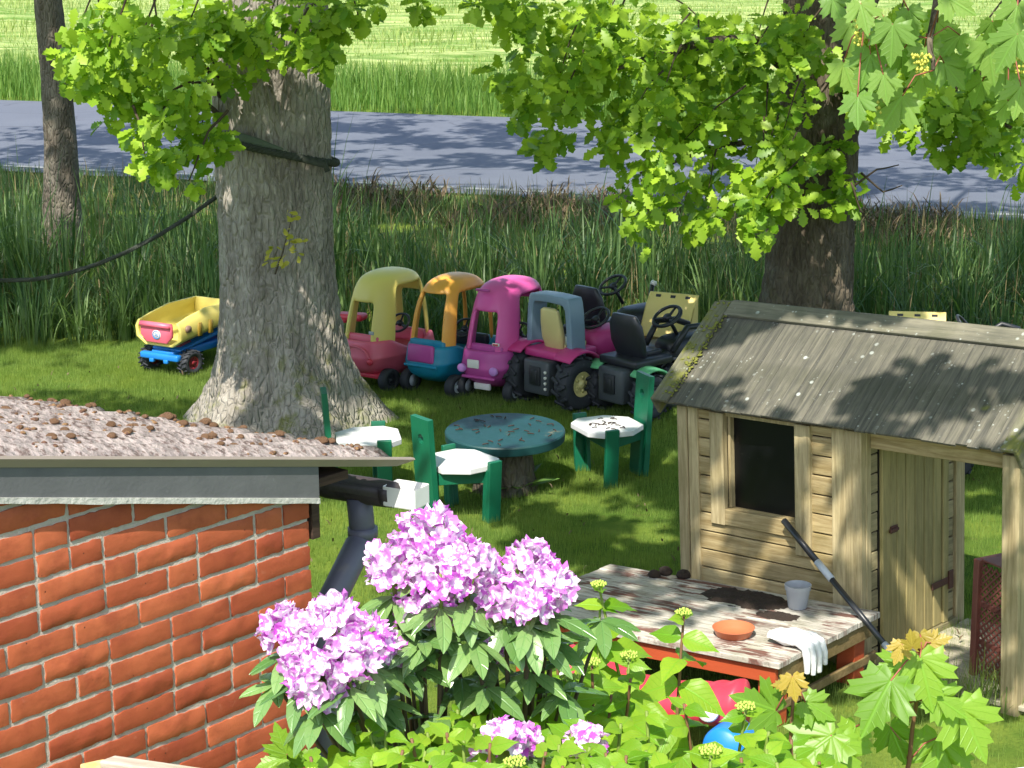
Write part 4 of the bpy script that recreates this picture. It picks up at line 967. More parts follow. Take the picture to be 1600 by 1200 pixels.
YA = math.radians(55); CS = Matrix.Diagonal((1.12, 1.10, .97, 1))
c1 = coupe('red toy car with yellow roof and rear window posts', heading(578, 604, YA) @ CS, P_SALM, P_YEL, P_BLACK, 'wide')
for y in (-.13, .13): rear(c1, lambda mb: disc(mb, -.356, y, .235, .024), 'tail_light', P_RED)
rear(c1, lambda mb: mb.tube([(-.349, .115*math.cos(a), .255+.085*math.sin(a)) for a in [math.pi*i/14 for i in range(15)]], .010, 8), 'boot_rim', P_SALM)
rear(c1, lambda mb: mb.box((-.05, 0, .115), (.5, .30, .03)), 'floor_pan', P_RED)
rear(c1, lambda mb: mb.box((-.336, -.135, .45), (.012, .035, .022), rotz(.0)), 'maker_plate', P_SIL, bevel=.001)
c2 = coupe('teal toy car with orange roof and purple boot lid', heading(680, 614, YA) @ CS, P_TEAL, P_ORA, P_SIL, 'thin')
rear(c2, lambda mb: mb.box((0, 0, 0), (.03, .205, .13), Matrix.Translation((-.340, 0, .325)) @ Matrix.Rotation(.10, 4, 'Y')), 'boot_lid', P_MAG, bevel=.02)
rear(c2, lambda mb: mb.box((-.352, 0, .235), (.014, .26, .022)), 'bumper_ridge', P_TEAL, bevel=.008)
c3 = coupe('pink toy car with pink roof and round lilac tail light', heading(768, 622, YA+.03) @ CS, P_MAG, P_PINK, P_SIL, 'wide')
for y in (-.12, .12): rear(c3, lambda mb: disc(mb, -.357, y, .245, .032), 'tail_light', P_LILAC)
rear(c3, lambda mb: mb.box((-.356, .03, .285), (.012, .085, .06)), 'number_plate', P_WHITE, bevel=.002)
rear(c3, lambda mb: mb.box((-.30, .0, .112), (.02, .12, .045), Matrix.Identity(4)), 'lower_plate', P_WHITE, bevel=.004)
rear(c3, lambda mb: mb.box((-.345, 0, .185), (.022, .25, .024)), 'bumper_ridge', P_MAG, bevel=.01)
pl = rear(c3, lambda mb: mb.box((-.333, -.128, .44), (.012, .05, .02)), 'maker_plate', P_WHITE, bevel=.002)
rear(pl, lambda mb: mb.box((-.340, -.128, .44), (.003, .040, .011)), 'red_band', P_RED, bevel=.0)
rear(c3, lambda mb: mb.box((-.225, .04, .795), (.02, .10, .018), Matrix.Identity(4)), 'roof_grip', P_MAG, bevel=.006)

def tractor(label, M_, body, hub, seat=None, seatkind='tall', roll=None, fender=None, rr=.165, rw=.11, ty=.20, cat='toy tractor', wheelh=.46, hood=True, tail=P_DGREY, wheelat=.16, deckmat=None):
    t_ = thing('toy_tractor', label, cat, M_, 'ride-on toy tractors parked by the reeds')
    for sy in (-1, 1): wheel(t_, (-.20, sy*ty, rr), rr, rw, hub, .45, 13, side=sy, name='rear_wheel')
    for sy in (-1, 1): wheel(t_, (.36, sy*(ty-.02), .11), .11, .08, hub, .45, 11, side=sy, name='front_wheel')
    mb = MB(); mb.box((-.27, 0, .19), (.13, .20, .20)).box((.05, 0, .17), (.6, .10, .09)); mb.build('gearbox', tail, t_, True, .015, 2)
    mb = MB(); mb.box((-.340, 0, .20), (.012, .085, .11)).box((-.348, 0, .20), (.008, .05, .07)); mb.build('rear_panel', P_BLACK, t_, True, .004, 2)
    if hood:
        rings = [superell(.16, .095, .20, 24, 3.5, .28), superell(.20, .105, .27, 24, 3.5, .27), superell(.20, .10, .36, 24, 3.2, .26), superell(.17, .075, .41, 24, 3, .25)]
        sub(MB().loft(rings).build('hood', body, t_, True), 1)
    for sy in (-1, 1):
        path = [(-.20+ (rr+.022)*math.cos(a), rr+(rr+.022)*math.sin(a)) for a in [math.radians(d) for d in range(42, 133, 8)]]
        mb = MB(); rings = []
        for x, z in path: rings.append([(x, sy*(ty-rw*.62), z), (x, sy*(ty+rw*.56), z-.006), (x, sy*(ty+rw*.56), z+.008), (x, sy*(ty-rw*.62), z+.016)])
        mb.loft(rings).build('fender', fender or body, t_, True, .003, 1)
    mb = MB(); mb.box((-.13, 0, .315), (.30, .30, .05)); mb.build('deck', deckmat or fender or body, t_, True, .015, 2)
    if seat:
        if seatkind == 'tall':
            rings = [superell(.022, .07, .33, 20, 3, -.17), superell(.028, .085, .40, 20, 3, -.185), superell(.026, .080, .48, 20, 3, -.20), superell(.02, .068, .56, 20, 3, -.215), superell(.012, .045, .575, 20, 3, -.217)]
        else:
            rings = [superell(.03, .11, .33, 20, 3, -.16), superell(.035, .13, .42, 20, 3, -.19), superell(.03, .125, .52, 20, 3, -.21), superell(.02, .09, .58, 20, 3, -.22)]
        mb = MB().loft(rings); mb.box((-.09, 0, .35), (.17, .17, .03)); s_ = mb.build('seat', seat, t_, True, .008, 2)
    if wheelh: steering(t_, (wheelat, 0, wheelh), -.6, .085)
    if roll:
        r = []
        for s_ in (-1, 1):
            for x0 in (-.25, ):
                pass
        prof = [(-.185, .30), (-.172, .60), (-.15, .645), (0, .655), (.15, .645), (.172, .60), (.185, .30)]
        mb = MB(); rings = []
        for y, z in prof: rings.append([(-.225, y, z), (-.105, y*.98, z+.0), (-.105, y*.78, z-(.045 if z > .5 else 0)), (-.225, y*.78, z-(.045 if z > .5 else 0))])
        sub(mb.loft(rings).build('roll_frame', roll, t_, True, .006, 2), 1)
    return t_
YT = math.radians(44); TS = Matrix.Scale(1.2, 4)
tp = tractor('pink toy tractor with blue grey roll frame and cream seat', heading(862, 634, YT) @ Matrix.Translation((.02, 0, 0)) @ TS, P_DPINK, P_CREAM, P_CREAM, 'tall', P_GREY)
mb = MB()
for k in range(4): mb.lathe([(.009, 0), (.009, .01), (.0005, .011)], 10, Matrix.Translation((-.336, -.085, .135+.032*k)) @ Matrix.Rotation(-math.pi/2, 4, 'Y'))
mb.build('rivet_row', P_WHITE, tp, True)
tg = tractor('toy tractor with light green mudguards, black seat and grey rear box', heading(982, 647, YT-.05) @ TS, P_BLACK, P_DGREY, P_BLACK, 'wide', None, P_GRN, .135, .09, .18, wheelh=.52, tail=P_DGREY, wheelat=.12, deckmat=P_BLACK)
# front loader on the green tractor
bpy.context.view_layer.update()
for sy in (-1, 1): MB().tube([(.05, sy*.11, .34), (.16, sy*.12, .47), (.30, sy*.12, .46), (.40, sy*.10, .42)], .018, 8).build('loader_arm', P_BLACK, tg, True)
def bucket(parent, M_, mat, w=.36):
    prof = [(0, .0), (.02, .16), (.05, .235), (.06, .235), (.03, .16), (.012, .005), (.18, -.02), (.18, -.03), (0, -.012)]
    mb = MB(); n = len(prof); mb.loft([[(x, y, z) for x, z in prof] for y in (-w/2, w/2)])
    for y in (-w/2, w/2-.012): mb.loft([[(0, y+d, 0), (.02, y+d, .16), (.045, y+d, .23), (.18, y+d, -.02)] for d in (0, .012)])
    b = mb.build('bucket', mat, parent, True, .004, 2, M_)
    r = MB()
    for k in range(3): r.box((.012, -w*.32+k*w*.32, .11), (.014, .016, .17), Matrix.Rotation(.14, 4, 'Y'))
    r.build('bucket_rib', mat, b, True, .004, 2)
    s = MB()
    for k in range(3): s.box((.048, -w*.30+k*w*.30, .212), (.02, .035, .016))
    s.build('slot', P_BLACK, b)
    return b
bw = at(1036, 524, 14.15); bucket(tg, tg.matrix_world.inverted() @ Matrix.Translation(bw) @ rotz(math.radians(62)) @ Matrix.Rotation(.45, 4, 'Y') @ Matrix.Diagonal((1.2, 1.05, 1.4, 1)), P_BYEL)
# black ride-on between the tractors
q = gnd(942, 618); tb = tractor('black toy tractor squeezed between the pink and green toy tractors', Matrix.Translation((q.x+.10, q.y+.62, 0)) @ rotz(YT-.05) @ TS, P_BLACK, P_DGREY, P_BLACK, 'wide', None, P_BLACK, .14, .09, .16, wheelh=.56, wheelat=.0)
MB().lathe([(.018, -.02), (.02, 0), (.001, .012)], 14, Matrix.Translation((.22, -.12, .56)) @ Matrix.Rotation(-1.2, 4, 'Y')).build('lamp', P_WHITE, tb, True)
MB().tube([(.18, -.12, .38), (.2, -.12, .47), (.22, -.12, .55)], .014, 8).build('lamp_stalk', P_BLACK, tb, True)
# grey one with the second steering wheel, partly behind the house
q = gnd(1062, 636); tk = tractor('dark toy tractor standing beside the left corner of the playhouse', Matrix.Translation((q.x+.02, q.y+.25, 0)) @ rotz(YT-.2) @ TS, P_DGREY, P_DGREY, None, 'wide', None, P_BLACK, .14, .10, .17, wheelh=.50, wheelat=-.1)
# loader tractor behind the playhouse
q = Vector((3.05, 11.9, 0)); tl = tractor('toy loader tractor with pale yellow bucket parked behind the playhouse', Matrix.Translation(q) @ rotz(math.radians(165)), P_DGREY, P_CREAM, P_BLACK, 'wide', None, P_BLACK, .16, .11, .2, wheelh=.0)
bpy.context.view_layer.update(); WI = tl.matrix_world.inverted(); sw = WI @ at(1515, 520, 11.9); steering(tl, sw, -.9, .125); MB().tube([(sw.x, sw.y, .36), sw], .014, 8).build('steering_column', P_BLACK, tl, True)
for sy in (-1, 1): MB().tube([WI @ at(1640, 640, 11.9+.13*sy), WI @ at(1590, 512, 11.9+.13*sy), WI @ at(1565, 506, 11.9+.13*sy), WI @ at(1540, 522, 11.9+.13*sy)], .016, 8).build('lift_bar', P_BLACK, tl, True)
for sy in (-1, 1): MB().tube([(.12, sy*.13, .36), WI @ at(1470+20*sy, 580, 12.0), WI @ at(1432+30*sy, 545, 12.0)], .018, 8).build('loader_arm', P_BLACK, tl, True)
bucket(tl, WI @ Matrix.Translation(at(1432, 548, 12.0)) @ rotz(math.radians(80)) @ Matrix.Rotation(.2, 4, 'Y'), P_BYEL, .34)

# tipper truck left of the oak
q = gnd(268, 582); TM = Matrix.Translation((q.x, q.y, 0)) @ rotz(math.radians(58)) @ Matrix.Diagonal((1.14, 1.14, 1.0, 1)) @ Matrix.Translation((.16, 0, 0))
tt = thing('toy_tipper', 'toy tipper truck with yellow bed, pink tailgate and blue chassis', 'toy truck', TM)
P_RHUB = plastic('dark_red_hub', '8a2a34')
for sx in (-.16, .24):
    for sy in (-1, 1): wheel(tt, (sx, sy*.165, .098), .098, .075, P_RHUB, .5, 16, side=sy)
mb = MB(); mb.box((-.255, 0, .145), (.05, .32, .05)).box((.06, 0, .155), (.60, .19, .06)); mb.build('chassis', P_BLUE, tt, True, .012, 2)
mb = MB(); mb.loft([[(-.2, -.12, .175), (.36, -.12, .255), (.36, .12, .255), (-.2, .12, .175)], [(-.2, -.12, .195), (.36, -.12, .29), (.36, .12, .29), (-.2, .12, .195)]]); mb.build('tipping_frame', P_BLUE, tt, True, .008, 2)
MB().box((-.1, 0, .205), (.12, .16, .05)).build('hinge_block', P_RHUB, tt, True, .008, 2)
for sy in (-1, 1): MB().box((-.27, sy*.06, .115), (.03, .035, .03)).build('tow_lug', P_BLUE, tt, True, .006, 2)
MB().box((.40, 0, .30), (.17, .24, .22), taper=.85).build('cab', P_RED, tt, True, .02, 3)
def bedring(x, k, z0, z1, fl=.0):  # open hexagon section
    o_ = [(-.17*k, z1), (-.195*k, z1-.05), (-.19*k, z0+.055), (-.115*k, z0), (.115*k, z0), (.19*k, z0+.055), (.195*k, z1-.05), (.17*k, z1)]
    i_ = [(.15*k, z1), (.17*k, z1-.055), (.165*k, z0+.065), (.10*k, z0+.018), (-.10*k, z0+.018), (-.165*k, z0+.065), (-.17*k, z1-.055), (-.15*k, z1)]
    return [(x, y, z) for y, z in o_+i_]
mb = MB(); mb.loft([bedring(-.27, 1.0, .225, .41), bedring(-.245, 1.0, .225, .415), bedring(-.16, .98, .24, .44), bedring(.02, .98, .265, .475), bedring(.30, .98, .30, .475)])
bed = mb.build('bed', P_YEL, tt, True, .006, 2)
MB().box((.295, 0, .39), (.015, .33, .17)).build('headboard', P_YEL, bed, True, .004, 2)
for sy in (-1, 1):
    for x in (-.08, .03, .14): MB().box((x, sy*.186, .335), (.035, .02, .10), Matrix.Identity(4)).build('recess_box', plastic('recess_shade_plastic', '9c8030'), bed, True, .003, 1)  # recesses built as raised boxes, their shade put into a darker colour
    MB().lathe([(.028, 0), (.026, .012), (.001, .016)], 18, Matrix.Translation((-.2, sy*.192, .36)) @ Matrix.Rotation(-sy*math.pi/2, 4, 'X')).build('pivot_cap', plastic('brown_plastic', '8f7466'), bed, True)
tg_ = MB().prism([(-.130, .395), (-.132, .305), (-.085, .255), (.085, .255), (.132, .305), (.130, .395)], .02, Matrix(((0, 0, 1, -.280), (1, 0, 0, 0), (0, 1, 0, 0), (0, 0, 0, 1)))).build('tailgate', P_SALM, tt, True, .004, 2)
MB().tube([(-.289, -.125, .388), (-.289, .125, .388)], .022, 12).build('tailgate_lip', P_SALM, tg_, True)
em = Matrix.Translation((-.2905, -.005, .315)) @ Matrix.Rotation(-math.pi/2, 4, 'Y')
e_ = MB().lathe([(.036, 0), (.036, .002), (.001, .0022)], 28, em).build('emblem', P_WHITE, tg_, True)
mb = MB(); mb.tube([(.029*math.cos(a), .029*math.sin(a), .0035) for a in [2*math.pi*i/28 for i in range(29)]], .0022, 6, False, em); mb.build('emblem_ring', P_BLUE, e_ if False else tg_, True)
mb = MB()
for pts in ([(-.016, .006), (-.006, .014), (-.004, -.004), (-.014, -.008)], [(.0, .012), (.004, -.012)], [(.006, .002), (.016, .008), (.014, -.008), (.006, -.01)]):
    mb.tube([(b, -a, .0035) for a, b in pts], .0018, 6, True, em)
mb.build('emblem_mark', P_BLUE, tg_, True)
# scooter behind the oak
q = gnd(528, 588); SM_ = Matrix.Translation((q.x-.02, q.y+.28, 0)) @ rotz(math.radians(160))
sc = thing('toy_scooter', 'small red toy scooter with black grips behind the oak trunk', 'scooter', SM_)
MB().box((0, 0, .10), (.5, .10, .03)).build('deck', P_RED, sc, True, .01, 2)
MB().tube([(.25, 0, .09), (.22, 0, .35), (.18, 0, .66)], .016, 10).build('steering_post', P_RED, sc, True)
for sy in (-1, 1):
    MB().tube([(.18, 0, .64), (.19, sy*.14, .65)], .012, 8).build('handlebar', P_RED, sc, True); MB().tube([(.19, sy*.13, .65), (.19, sy*.19, .65)], [.02, .024], 10).build('grip', P_BLACK, sc, True)
for sx in (-.28, .30): wheel(sc, (sx, 0, .075), .075, .04, P_WHITE, .6)
MB().tube([(-.1, .05, .38), (.0, 0, .36), (.22, 0, .36)], .02, 8).build('seat_rail', P_RED, sc, True); MB().box((-.12, 0, .40), (.22, .13, .05)).build('seat', P_RED, sc, True, .02, 3)
MB().tube([(-.12, 0, .11), (-.12, 0, .38)], .018, 8).build('seat_post', P_RED, sc, True)
# ================================================================ garden furniture
P_GREEN = plain('green_paint', S('0f6b4c', .8), .45, .22, 5, .2, 50, (1, 1, 1), .06, dirt=S('7d9c86', .7), dirtlo=.66)
P_SEAT = plain('white_paint', S('e2e2e2', .85), .5, .08, 4, .2, 50, dirt=S('8d8478', .8), dirtlo=.60)
P_TOP = plain('faded_teal_paint', S('1a5052', .62), .5, .3, 3, .25, 40, dirt=S('8a8468', .7), dirtlo=.58)
def chair(px, py, yaw, label, z=.335, s=1.0):
    q = gnd(px, py, z); M_ = Matrix.Translation((q.x, q.y, 0)) @ rotz(math.radians(yaw)) @ Matrix.Scale(s, 4)
    c_ = thing('garden_chair', label, 'chair', M_, 'green chairs around the round table')
    MB().prism([(-.18, -.10), (-.18, .10), (-.06, .205), (.12, .205), (.20, .12), (.20, -.12), (.12, -.205), (-.06, -.205)], .034, Matrix.Translation((0, 0, z-.017))).build('seat', P_SEAT, c_, False, .004, 2)
    # back board with a round hole, standing on the ground
    w_, t_, zh, hr = .088, .034, .50, .028; out = [(-w_, 0), (w_, 0), (w_, .62), (-w_, .62)]; n = 16
    o_ = []
    cs_ = [(w_, zh-.14), (w_, .62), (-w_, .62), (-w_, zh-.14)]
    for i in range(n):
        a_, b_ = cs_[i//4], cs_[(i//4+1) % 4]; f_ = (i % 4)/4; o_.append((a_[0]+(b_[0]-a_[0])*f_, a_[1]+(b_[1]-a_[1])*f_))
    ha = [math.atan2(zz-zh, y) for y, zz in o_]
    mb = MB(); vs = []
    for x_ in (-t_/2, t_/2): vs += [(x_, y, zz) for y, zz in o_]+[(x_, hr*math.cos(a), zh+hr*math.sin(a)) for a in ha]
    fs = []
    for i in range(n):
        k = (i+1) % n; fs += [(i, k, n+k, n+i), (2*n+k, 2*n+i, 3*n+i, 3*n+k), (n+i, n+k, 3*n+k, 3*n+i), (k, i, 2*n+i, 2*n+k)]
    mb.add(vs, fs); mb.box((0, 0, .18), (t_, 2*w_, .36))
    LB = Matrix.Translation((-.205, 0, 0)) @ Matrix.Rotation(-.06, 4, 'Y')
    mb.build('back_board', P_GREEN, c_, False, .0, 1, LB)
    MB().box((.028, 0, .155), (.025, .13, .31)).build('leg', P_GREEN, c_, False, .003, 1, LB)
    for sy in (-1, 1):
        LM = Matrix.Translation((.09, sy*.205, 0)) @ Matrix.Rotation(-sy*.07, 4, 'X')
        mb = MB(); mb.box((0, 0, .18), (.085, .028, .36)); l = mb.build('leg', P_GREEN, c_, False, .003, 1, LM)
        MB().box((-.030, -sy*.032, .155), (.026, .034, .31)).build('leg_batten', P_GREEN, l, False, .003, 1)
    for sy in (-1, 1):
        MB().box((0, 0, 0), (.28, .024, .07), Matrix.Translation((-.05, sy*.115, z-.072)) @ rotz(sy*.45)).build('apron', P_GREEN, c_, False, .003, 1)
    MB().box((.09, 0, z-.072), (.024, .36, .07)).build('apron', P_GREEN, c_, False, .003, 1)
    return c_
chair(716, 718, 36, 'green wooden chair with white seat, its back board turned to the downpipe')
chair(572, 680, 8, 'green wooden chair with white seat at the foot of the oak trunk')
ch = chair(952, 662, 203, 'green wooden chair with leaf strewn white seat beside the playhouse')
rd = random.Random(5)
M_LITTER = plain('dry_catkins', S('4a3426', .7), .9, .4, 40)
for k in range(22):
    a, r = rd.uniform(0, 6.28), rd.uniform(0, .15); x_, y_ = r*math.cos(a)*.9, r*math.sin(a); b = rd.uniform(0, 3.1)
    MB().tube([(x_-.018*math.cos(b), y_-.018*math.sin(b), .338), (x_, y_+.004, .342), (x_+.018*math.cos(b), y_+.018*math.sin(b), .338)], .0028, 5).build('leaf_litter', M_LITTER, ch, True, fix=False)
# round table on a log
TC = at(789, 672, 11.72); rt = thing('round_table', 'round blue green painted table top on an upright log', 'table', loc=(TC.x, TC.y, 0))
mb = MB(); mb.lathe([(.348, -.058), (.355, -.052), (.357, -.008), (.351, 0), (.001, .0005)], 64)
tt_ = mb.build('table_top', P_TOP, rt, True, M=Matrix.Translation((0, 0, TC.z)) @ Matrix.Rotation(math.radians(2.4), 4, 'X'))
tt_.modifiers.new('edges', 'EDGE_SPLIT').split_angle = .6
bpy.context.view_layer.update()
lg = trunk('log', rt, [(0, 0, 0), (0, 0, TC.z-.056)], [.175, .165], 70, .015, .012, (.03, .1), 6, M_BARK2, 4)
ls = [(-.08, .05), (.02, -.02), (.07, .10), (-.15, -.05), (.18, -.08), (.05, -.16), (.12, .02), (-.02, .14), (.22, .06), (-.06, -.12)]
for k in range(34):
    a, r = rd.uniform(0, 6.28), .30*math.sqrt(rd.random()); b = rd.uniform(0, 3.1); x_, y_ = r*math.cos(a), r*math.sin(a)
    MB().tube([(x_-.02*math.cos(b), y_-.02*math.sin(b), .004), (x_+.004, y_, .006), (x_+.02*math.cos(b), y_+.02*math.sin(b), .004)], .003, 5).build('leaf_litter', M_LITTER, rt, True, fix=False, M=tt_.matrix_local.copy())
# dock plant at the log
q = gnd(806, 770); dk = thing('dock_plant', 'broad leaved weed growing at the foot of the log table', 'weed', loc=(q.x, q.y, 0))
DOCK = strip_leaf([(0, .02), (.15, .03), (.3, .10), (.5, .14), (.75, .10), (1, .01)], 2, .3, .7, .1); M_DOCK = leafmat('dock_leaf', S('4f7a30', .9), S('7ea04a', .9), .35, .4, .5, 7)
dm = leafdata(DOCK, M_DOCK)
for k in range(9):
    a = k*2.4; put('leaf', dm, dk, leafM((0, 0, .0), (math.cos(a), math.sin(a), rd.uniform(.4, 1.3)), rd.uniform(.18, .30), (0, 0, 1), .1, rd))

# ================================================================ work table
TZ = .315
TN, TR, TB = gnd(1217, 1037, TZ), gnd(1376, 956, TZ), gnd(954, 881, TZ); TU = (TB-TR); TV = (TR-TN)
LU, LV = TU.length, TV.length; tu, tv = TU/LU, TV/LV
def peel(t, c, off):
    o2 = t.n('NewGeometry').outputs['Position']
    mp = t.n('Mapping', {'Vector': o2, 'Rotation': (0, 0, math.atan2(-tu.y, tu.x)*-1), 'Scale': (1, 1, 1)}).outputs[0]
    st = t.n('Mapping', {'Vector': t.n('Mapping', {'Vector': o2, 'Rotation': (0, 0, -math.atan2(tu.y, tu.x))}).outputs[0], 'Scale': (2.2, 13, 1)}).outputs[0]
    k = t.math('MULTIPLY', t.step(t.noise(st, 1.8, 8, .65), .50, .56), t.step(t.noise(o2, 3.0, 4), .40, .54))
    c = t.mix(t.math('MULTIPLY', k, .9), c, S('6e3c30', .75))
    c = t.mix(t.math('MULTIPLY', t.step(t.noise(st, 6, 8, .75), .5, .62), .55), c, S('6a6258', .7))
    return c
M_TTOP = wood('weathered_table_board', S('a8a298', .85), S('d8d2c6', .85), .08, 0, .85, peel)
M_TRED = plain('red_brown_paint', S('b4502c', .85), .55, .18, 6, .2, 60, (1, 6, 6), dirt=S('d9b8a0', .8), dirtlo=.68)
M_TOLV = wood('bare_table_wood', S('7d6a44', .8), S('97815a', .8), .08, 0)
TM0 = Matrix.Translation((TN.x, TN.y, 0)); wt = thing('work_table', 'low garden table with weathered plank top and red brown frame', 'table', TM0)
ut, vt = Vector((tu.x, tu.y, 0)), Vector((tv.x, tv.y, 0))
def tpt(u, v, z): return ut*u+vt*v+Vector((0, 0, z))
def tbox(name, mat, u0, u1, v0, v1, z0, z1, par=None, bevel=.003):
    c_ = tpt((u0+u1)/2, (v0+v1)/2, (z0+z1)/2); du, dv, dz = (u1-u0)/2, (v1-v0)/2, (z1-z0)/2
    ang = math.atan2(ut.y, ut.x); R_ = rotz(-ang)
    vs = [R_ @ (ut*a*du+vt*b*dv+Vector((0, 0, c*dz))) for c in (-1, 1) for a, b in ((-1, -1), (1, -1), (1, 1), (-1, 1))]
    return MB().add(vs, [(3, 2, 1, 0), (4, 5, 6, 7), (0, 1, 5, 4), (1, 2, 6, 5), (2, 3, 7, 6), (3, 0, 4, 7)]).build(name, mat, par or wt, False, bevel, 1, Matrix.Translation(c_) @ rotz(ang))
npk = 9
for i in range(npk):
    v0 = LV*i/npk; tbox('plank', M_TTOP, rd.uniform(-.006, .004), LU+rd.uniform(-.006, .006), v0+.0012, v0+LV/npk-.0012, TZ-.028, TZ+rd.uniform(-.001, .001))
tbox('apron', M_TRED, .03, LU-.03, .024, .048, TZ-.105, TZ-.030); tbox('apron', M_TRED, .03, LU-.03, LV-.045, LV-.02, TZ-.105, TZ-.030)
tbox('apron', M_TOLV, .012, .034, .050, LV-.048, TZ-.105, TZ-.030); tbox('apron', M_TOLV, LU-.034, LU-.012, .050, LV-.048, TZ-.105, TZ-.030)
for u in (.04, LU-.13):
    for v in (.052, LV-.14): tbox('leg', M_TRED, u, u+.085, v, v+.085, 0, TZ-.031)
tbox('stretcher', M_TOLV, .035, .055, -.05, LV+.05, .07, .11); 
# things on the table
def tq(px, py): return gnd(px, py, TZ+.002)
M_POT = plain('grey_pot_plastic', S('a9adb2', .85), .4, .1, 5, .08, 40)
q = tq(1246, 949); pot = thing('flower_pot', 'empty grey plastic flower pot on the plank table', 'pot', loc=q)
MB().lathe([(.001, 0), (.040, 0), (.042, .004), (.0545, .085), (.058, .086), (.0605, .108), (.0575, .109), (.052, .084), (.039, .008), (.001, .008)], 40, caps=False).build('pot', M_POT, pot, True).modifiers.new('edges', 'EDGE_SPLIT').split_angle = .7
M_TERR = plain('terracotta_plastic', S('c8744e', .85), .45, .12, 6, .1, 40)
q = tq(1146, 992); sau = thing('plant_saucer', 'shallow terracotta plant saucer on the plank table', 'saucer', loc=q)
MB().lathe([(.001, 0), (.072, 0), (.076, .003), (.090, .034), (.0925, .036), (.089, .036), (.074, .007), (.001, .006)], 44, caps=False).build('saucer', M_TERR, sau, True)
# a limp glove over the table edge
t = NT('white_cotton'); co = t.coord('Object'); M_GLOVE = t.done(t.pbr(t.mix(t.noise(co, 30, 4), S('d8d8da', .9), S('f2f2f2', .9)), .9, t.bump(t.noise(co, 45, 5), .6, .01), 0, .2))
q = tq(1243, 1006); gl = thing('work_glove', 'white cotton work glove lying limp over the table edge', 'glove', loc=q)
e = (tv*-1).normalized(); out_ = Vector((-vt.y, vt.x, 0)).normalized(); out_ = out_ if out_.x > 0 else -out_
ed = -ut  # away from the table across its right edge
GZ = .030
def limp(a, sp, ln):
    """finger lying across the edge and hanging down"""
    p = vt*sp; pts = [p*0.5+ed*a*.3+Vector((0, 0, .022)), p+ed*a+Vector((0, 0, .026)), p*1.15+ed*(a+.035)+Vector((0, 0, .008)), p*1.25+ed*(a+.045)+Vector((0, 0, -.03)), p*1.3+ed*(a+.047)+Vector((0, 0, -.03-ln))]
    return pts
mb = MB()
for sp, ln in ((-.042, .045), (-.014, .060), (.014, .062), (.040, .045)): mb.tube(limp(.028, sp, ln), [.014, .0145, .0145, .013, .010], 10)
mb.tube([vt*.03+Vector((0, 0, .02)), vt*.06+ed*.01+Vector((0, 0, .016)), vt*.075+ed*.035+Vector((0, 0, .014))], [.016, .0145, .009], 10)
R_ = rotz(math.atan2(vt.y, vt.x)); rings = []
for d_, a, h in ((-.085, .034, .012), (-.06, .045, .020), (-.02, .052, .024), (.02, .054, .024), (.045, .048, .018)):
    rings.append([ed*d_+vt*(a*math.cos(t_))+Vector((0, 0, .022+h*math.sin(t_)+.006*math.sin(3*t_+d_*60))) for t_ in [2*math.pi*i/18 for i in range(18)]])
mb.loft(rings); gl.scale = (1.3, 1.3, 1.3); go = mb.build('glove', M_GLOVE, gl, True); rm = go.modifiers.new('merge', 'REMESH'); rm.mode = 'VOXEL'; rm.voxel_size = .004; rm.use_smooth_shade = True; sm_ = go.modifiers.new('soft', 'SMOOTH'); sm_.iterations = 4
# soil spilt on the table
M_SOIL = plain('potting_soil', S('3a2c22', .6), .95, .5, 30, 1.0, 120)
def heap(px, py, rx, ry, h, label, seed, ns=30):
    q = tq(px, py); vs, fs = [], []; s_ = thing('soil_heap', label, 'soil', loc=q)
    for j in range(ns+1):
        for i in range(ns+1):
            a, b = i/ns*2-1, j/ns*2-1; d_ = math.hypot(a, b); e_ = max(0, 1-d_**2-.55*(fbm(a*2.2+seed, b*2.2, seed)+.35))
            p = ut*a*rx+vt*b*ry; vs.append((p.x, p.y, h*min(1, e_*2.5)*(.6+.8*abs(fbm(a*9, b*9, seed+3)))-.0015))
    fs = [(j*(ns+1)+i, j*(ns+1)+i+1, (j+1)*(ns+1)+i+1, (j+1)*(ns+1)+i) for j in range(ns) for i in range(ns)]
    put('soil', npmesh('soil', vs, fs, M_SOIL, True), s_); return s_
heap(1165, 936, .21, .12, .018, 'dark potting soil spread on the table beside the grey pot', 2.0)
heap(1215, 962, .10, .06, .012, 'small smear of dark soil in front of the grey pot', 5.0, 16)
for px, py, r, lb in ((1022, 901, .030, 'small reddish clod of soil at the back edge of the table'), (1040, 897, .034, 'tall dark clod of soil at the back edge of the table'), (1068, 902, .034, 'flat dark clod of soil against the playhouse corner board')):
    q = tq(px, py); mb = MB(); rings = []
    for a, (k, z) in enumerate(((.8, 0), (1, .3), (.85, .7), (.5, 1.0), (.1, 1.15))): rings.append([(r*k*math.cos(b*.52)*(1+.5*fbm(b*.7, a, px)), r*k*math.sin(b*.52)*(1+.5*fbm(b*.8, a, px+3)), r*z*(1+.4*fbm(b, a, px+7))) for b in range(12)])
    tag(mb.loft(rings).build('soil_clod', M_SOIL, None, True, M=Matrix.Translation(q)), lb, 'soil clod')
# telescopic pole leaning on the window board
top = HM @ Vector((-.385, -.05, .655)); foot = gnd(1490, 1139); dv_ = foot-top
pole = thing('telescopic_pole', 'black telescopic pole with silver collar leaning on the playhouse window', 'pole', Matrix.Translation((0, 0, 0)))
P_POLE = plain('black_pole', S('2a2c30', .9), .35, .1, 5, .05)
for a, b, r, m, nm in ((0, .21, .019, P_POLE, 'upper_tube'), (.21, .30, .021, P_SIL, 'collar'), (.30, .61, .017, P_POLE, 'lower_tube'), (.61, .65, .0185, P_SIL, 'ferrule'), (.65, 1.0, .0165, P_WHITE, 'white_end')):
    MB().tube([top+dv_*a, top+dv_*b], r*.8, 14).build(nm, m, pole, True)
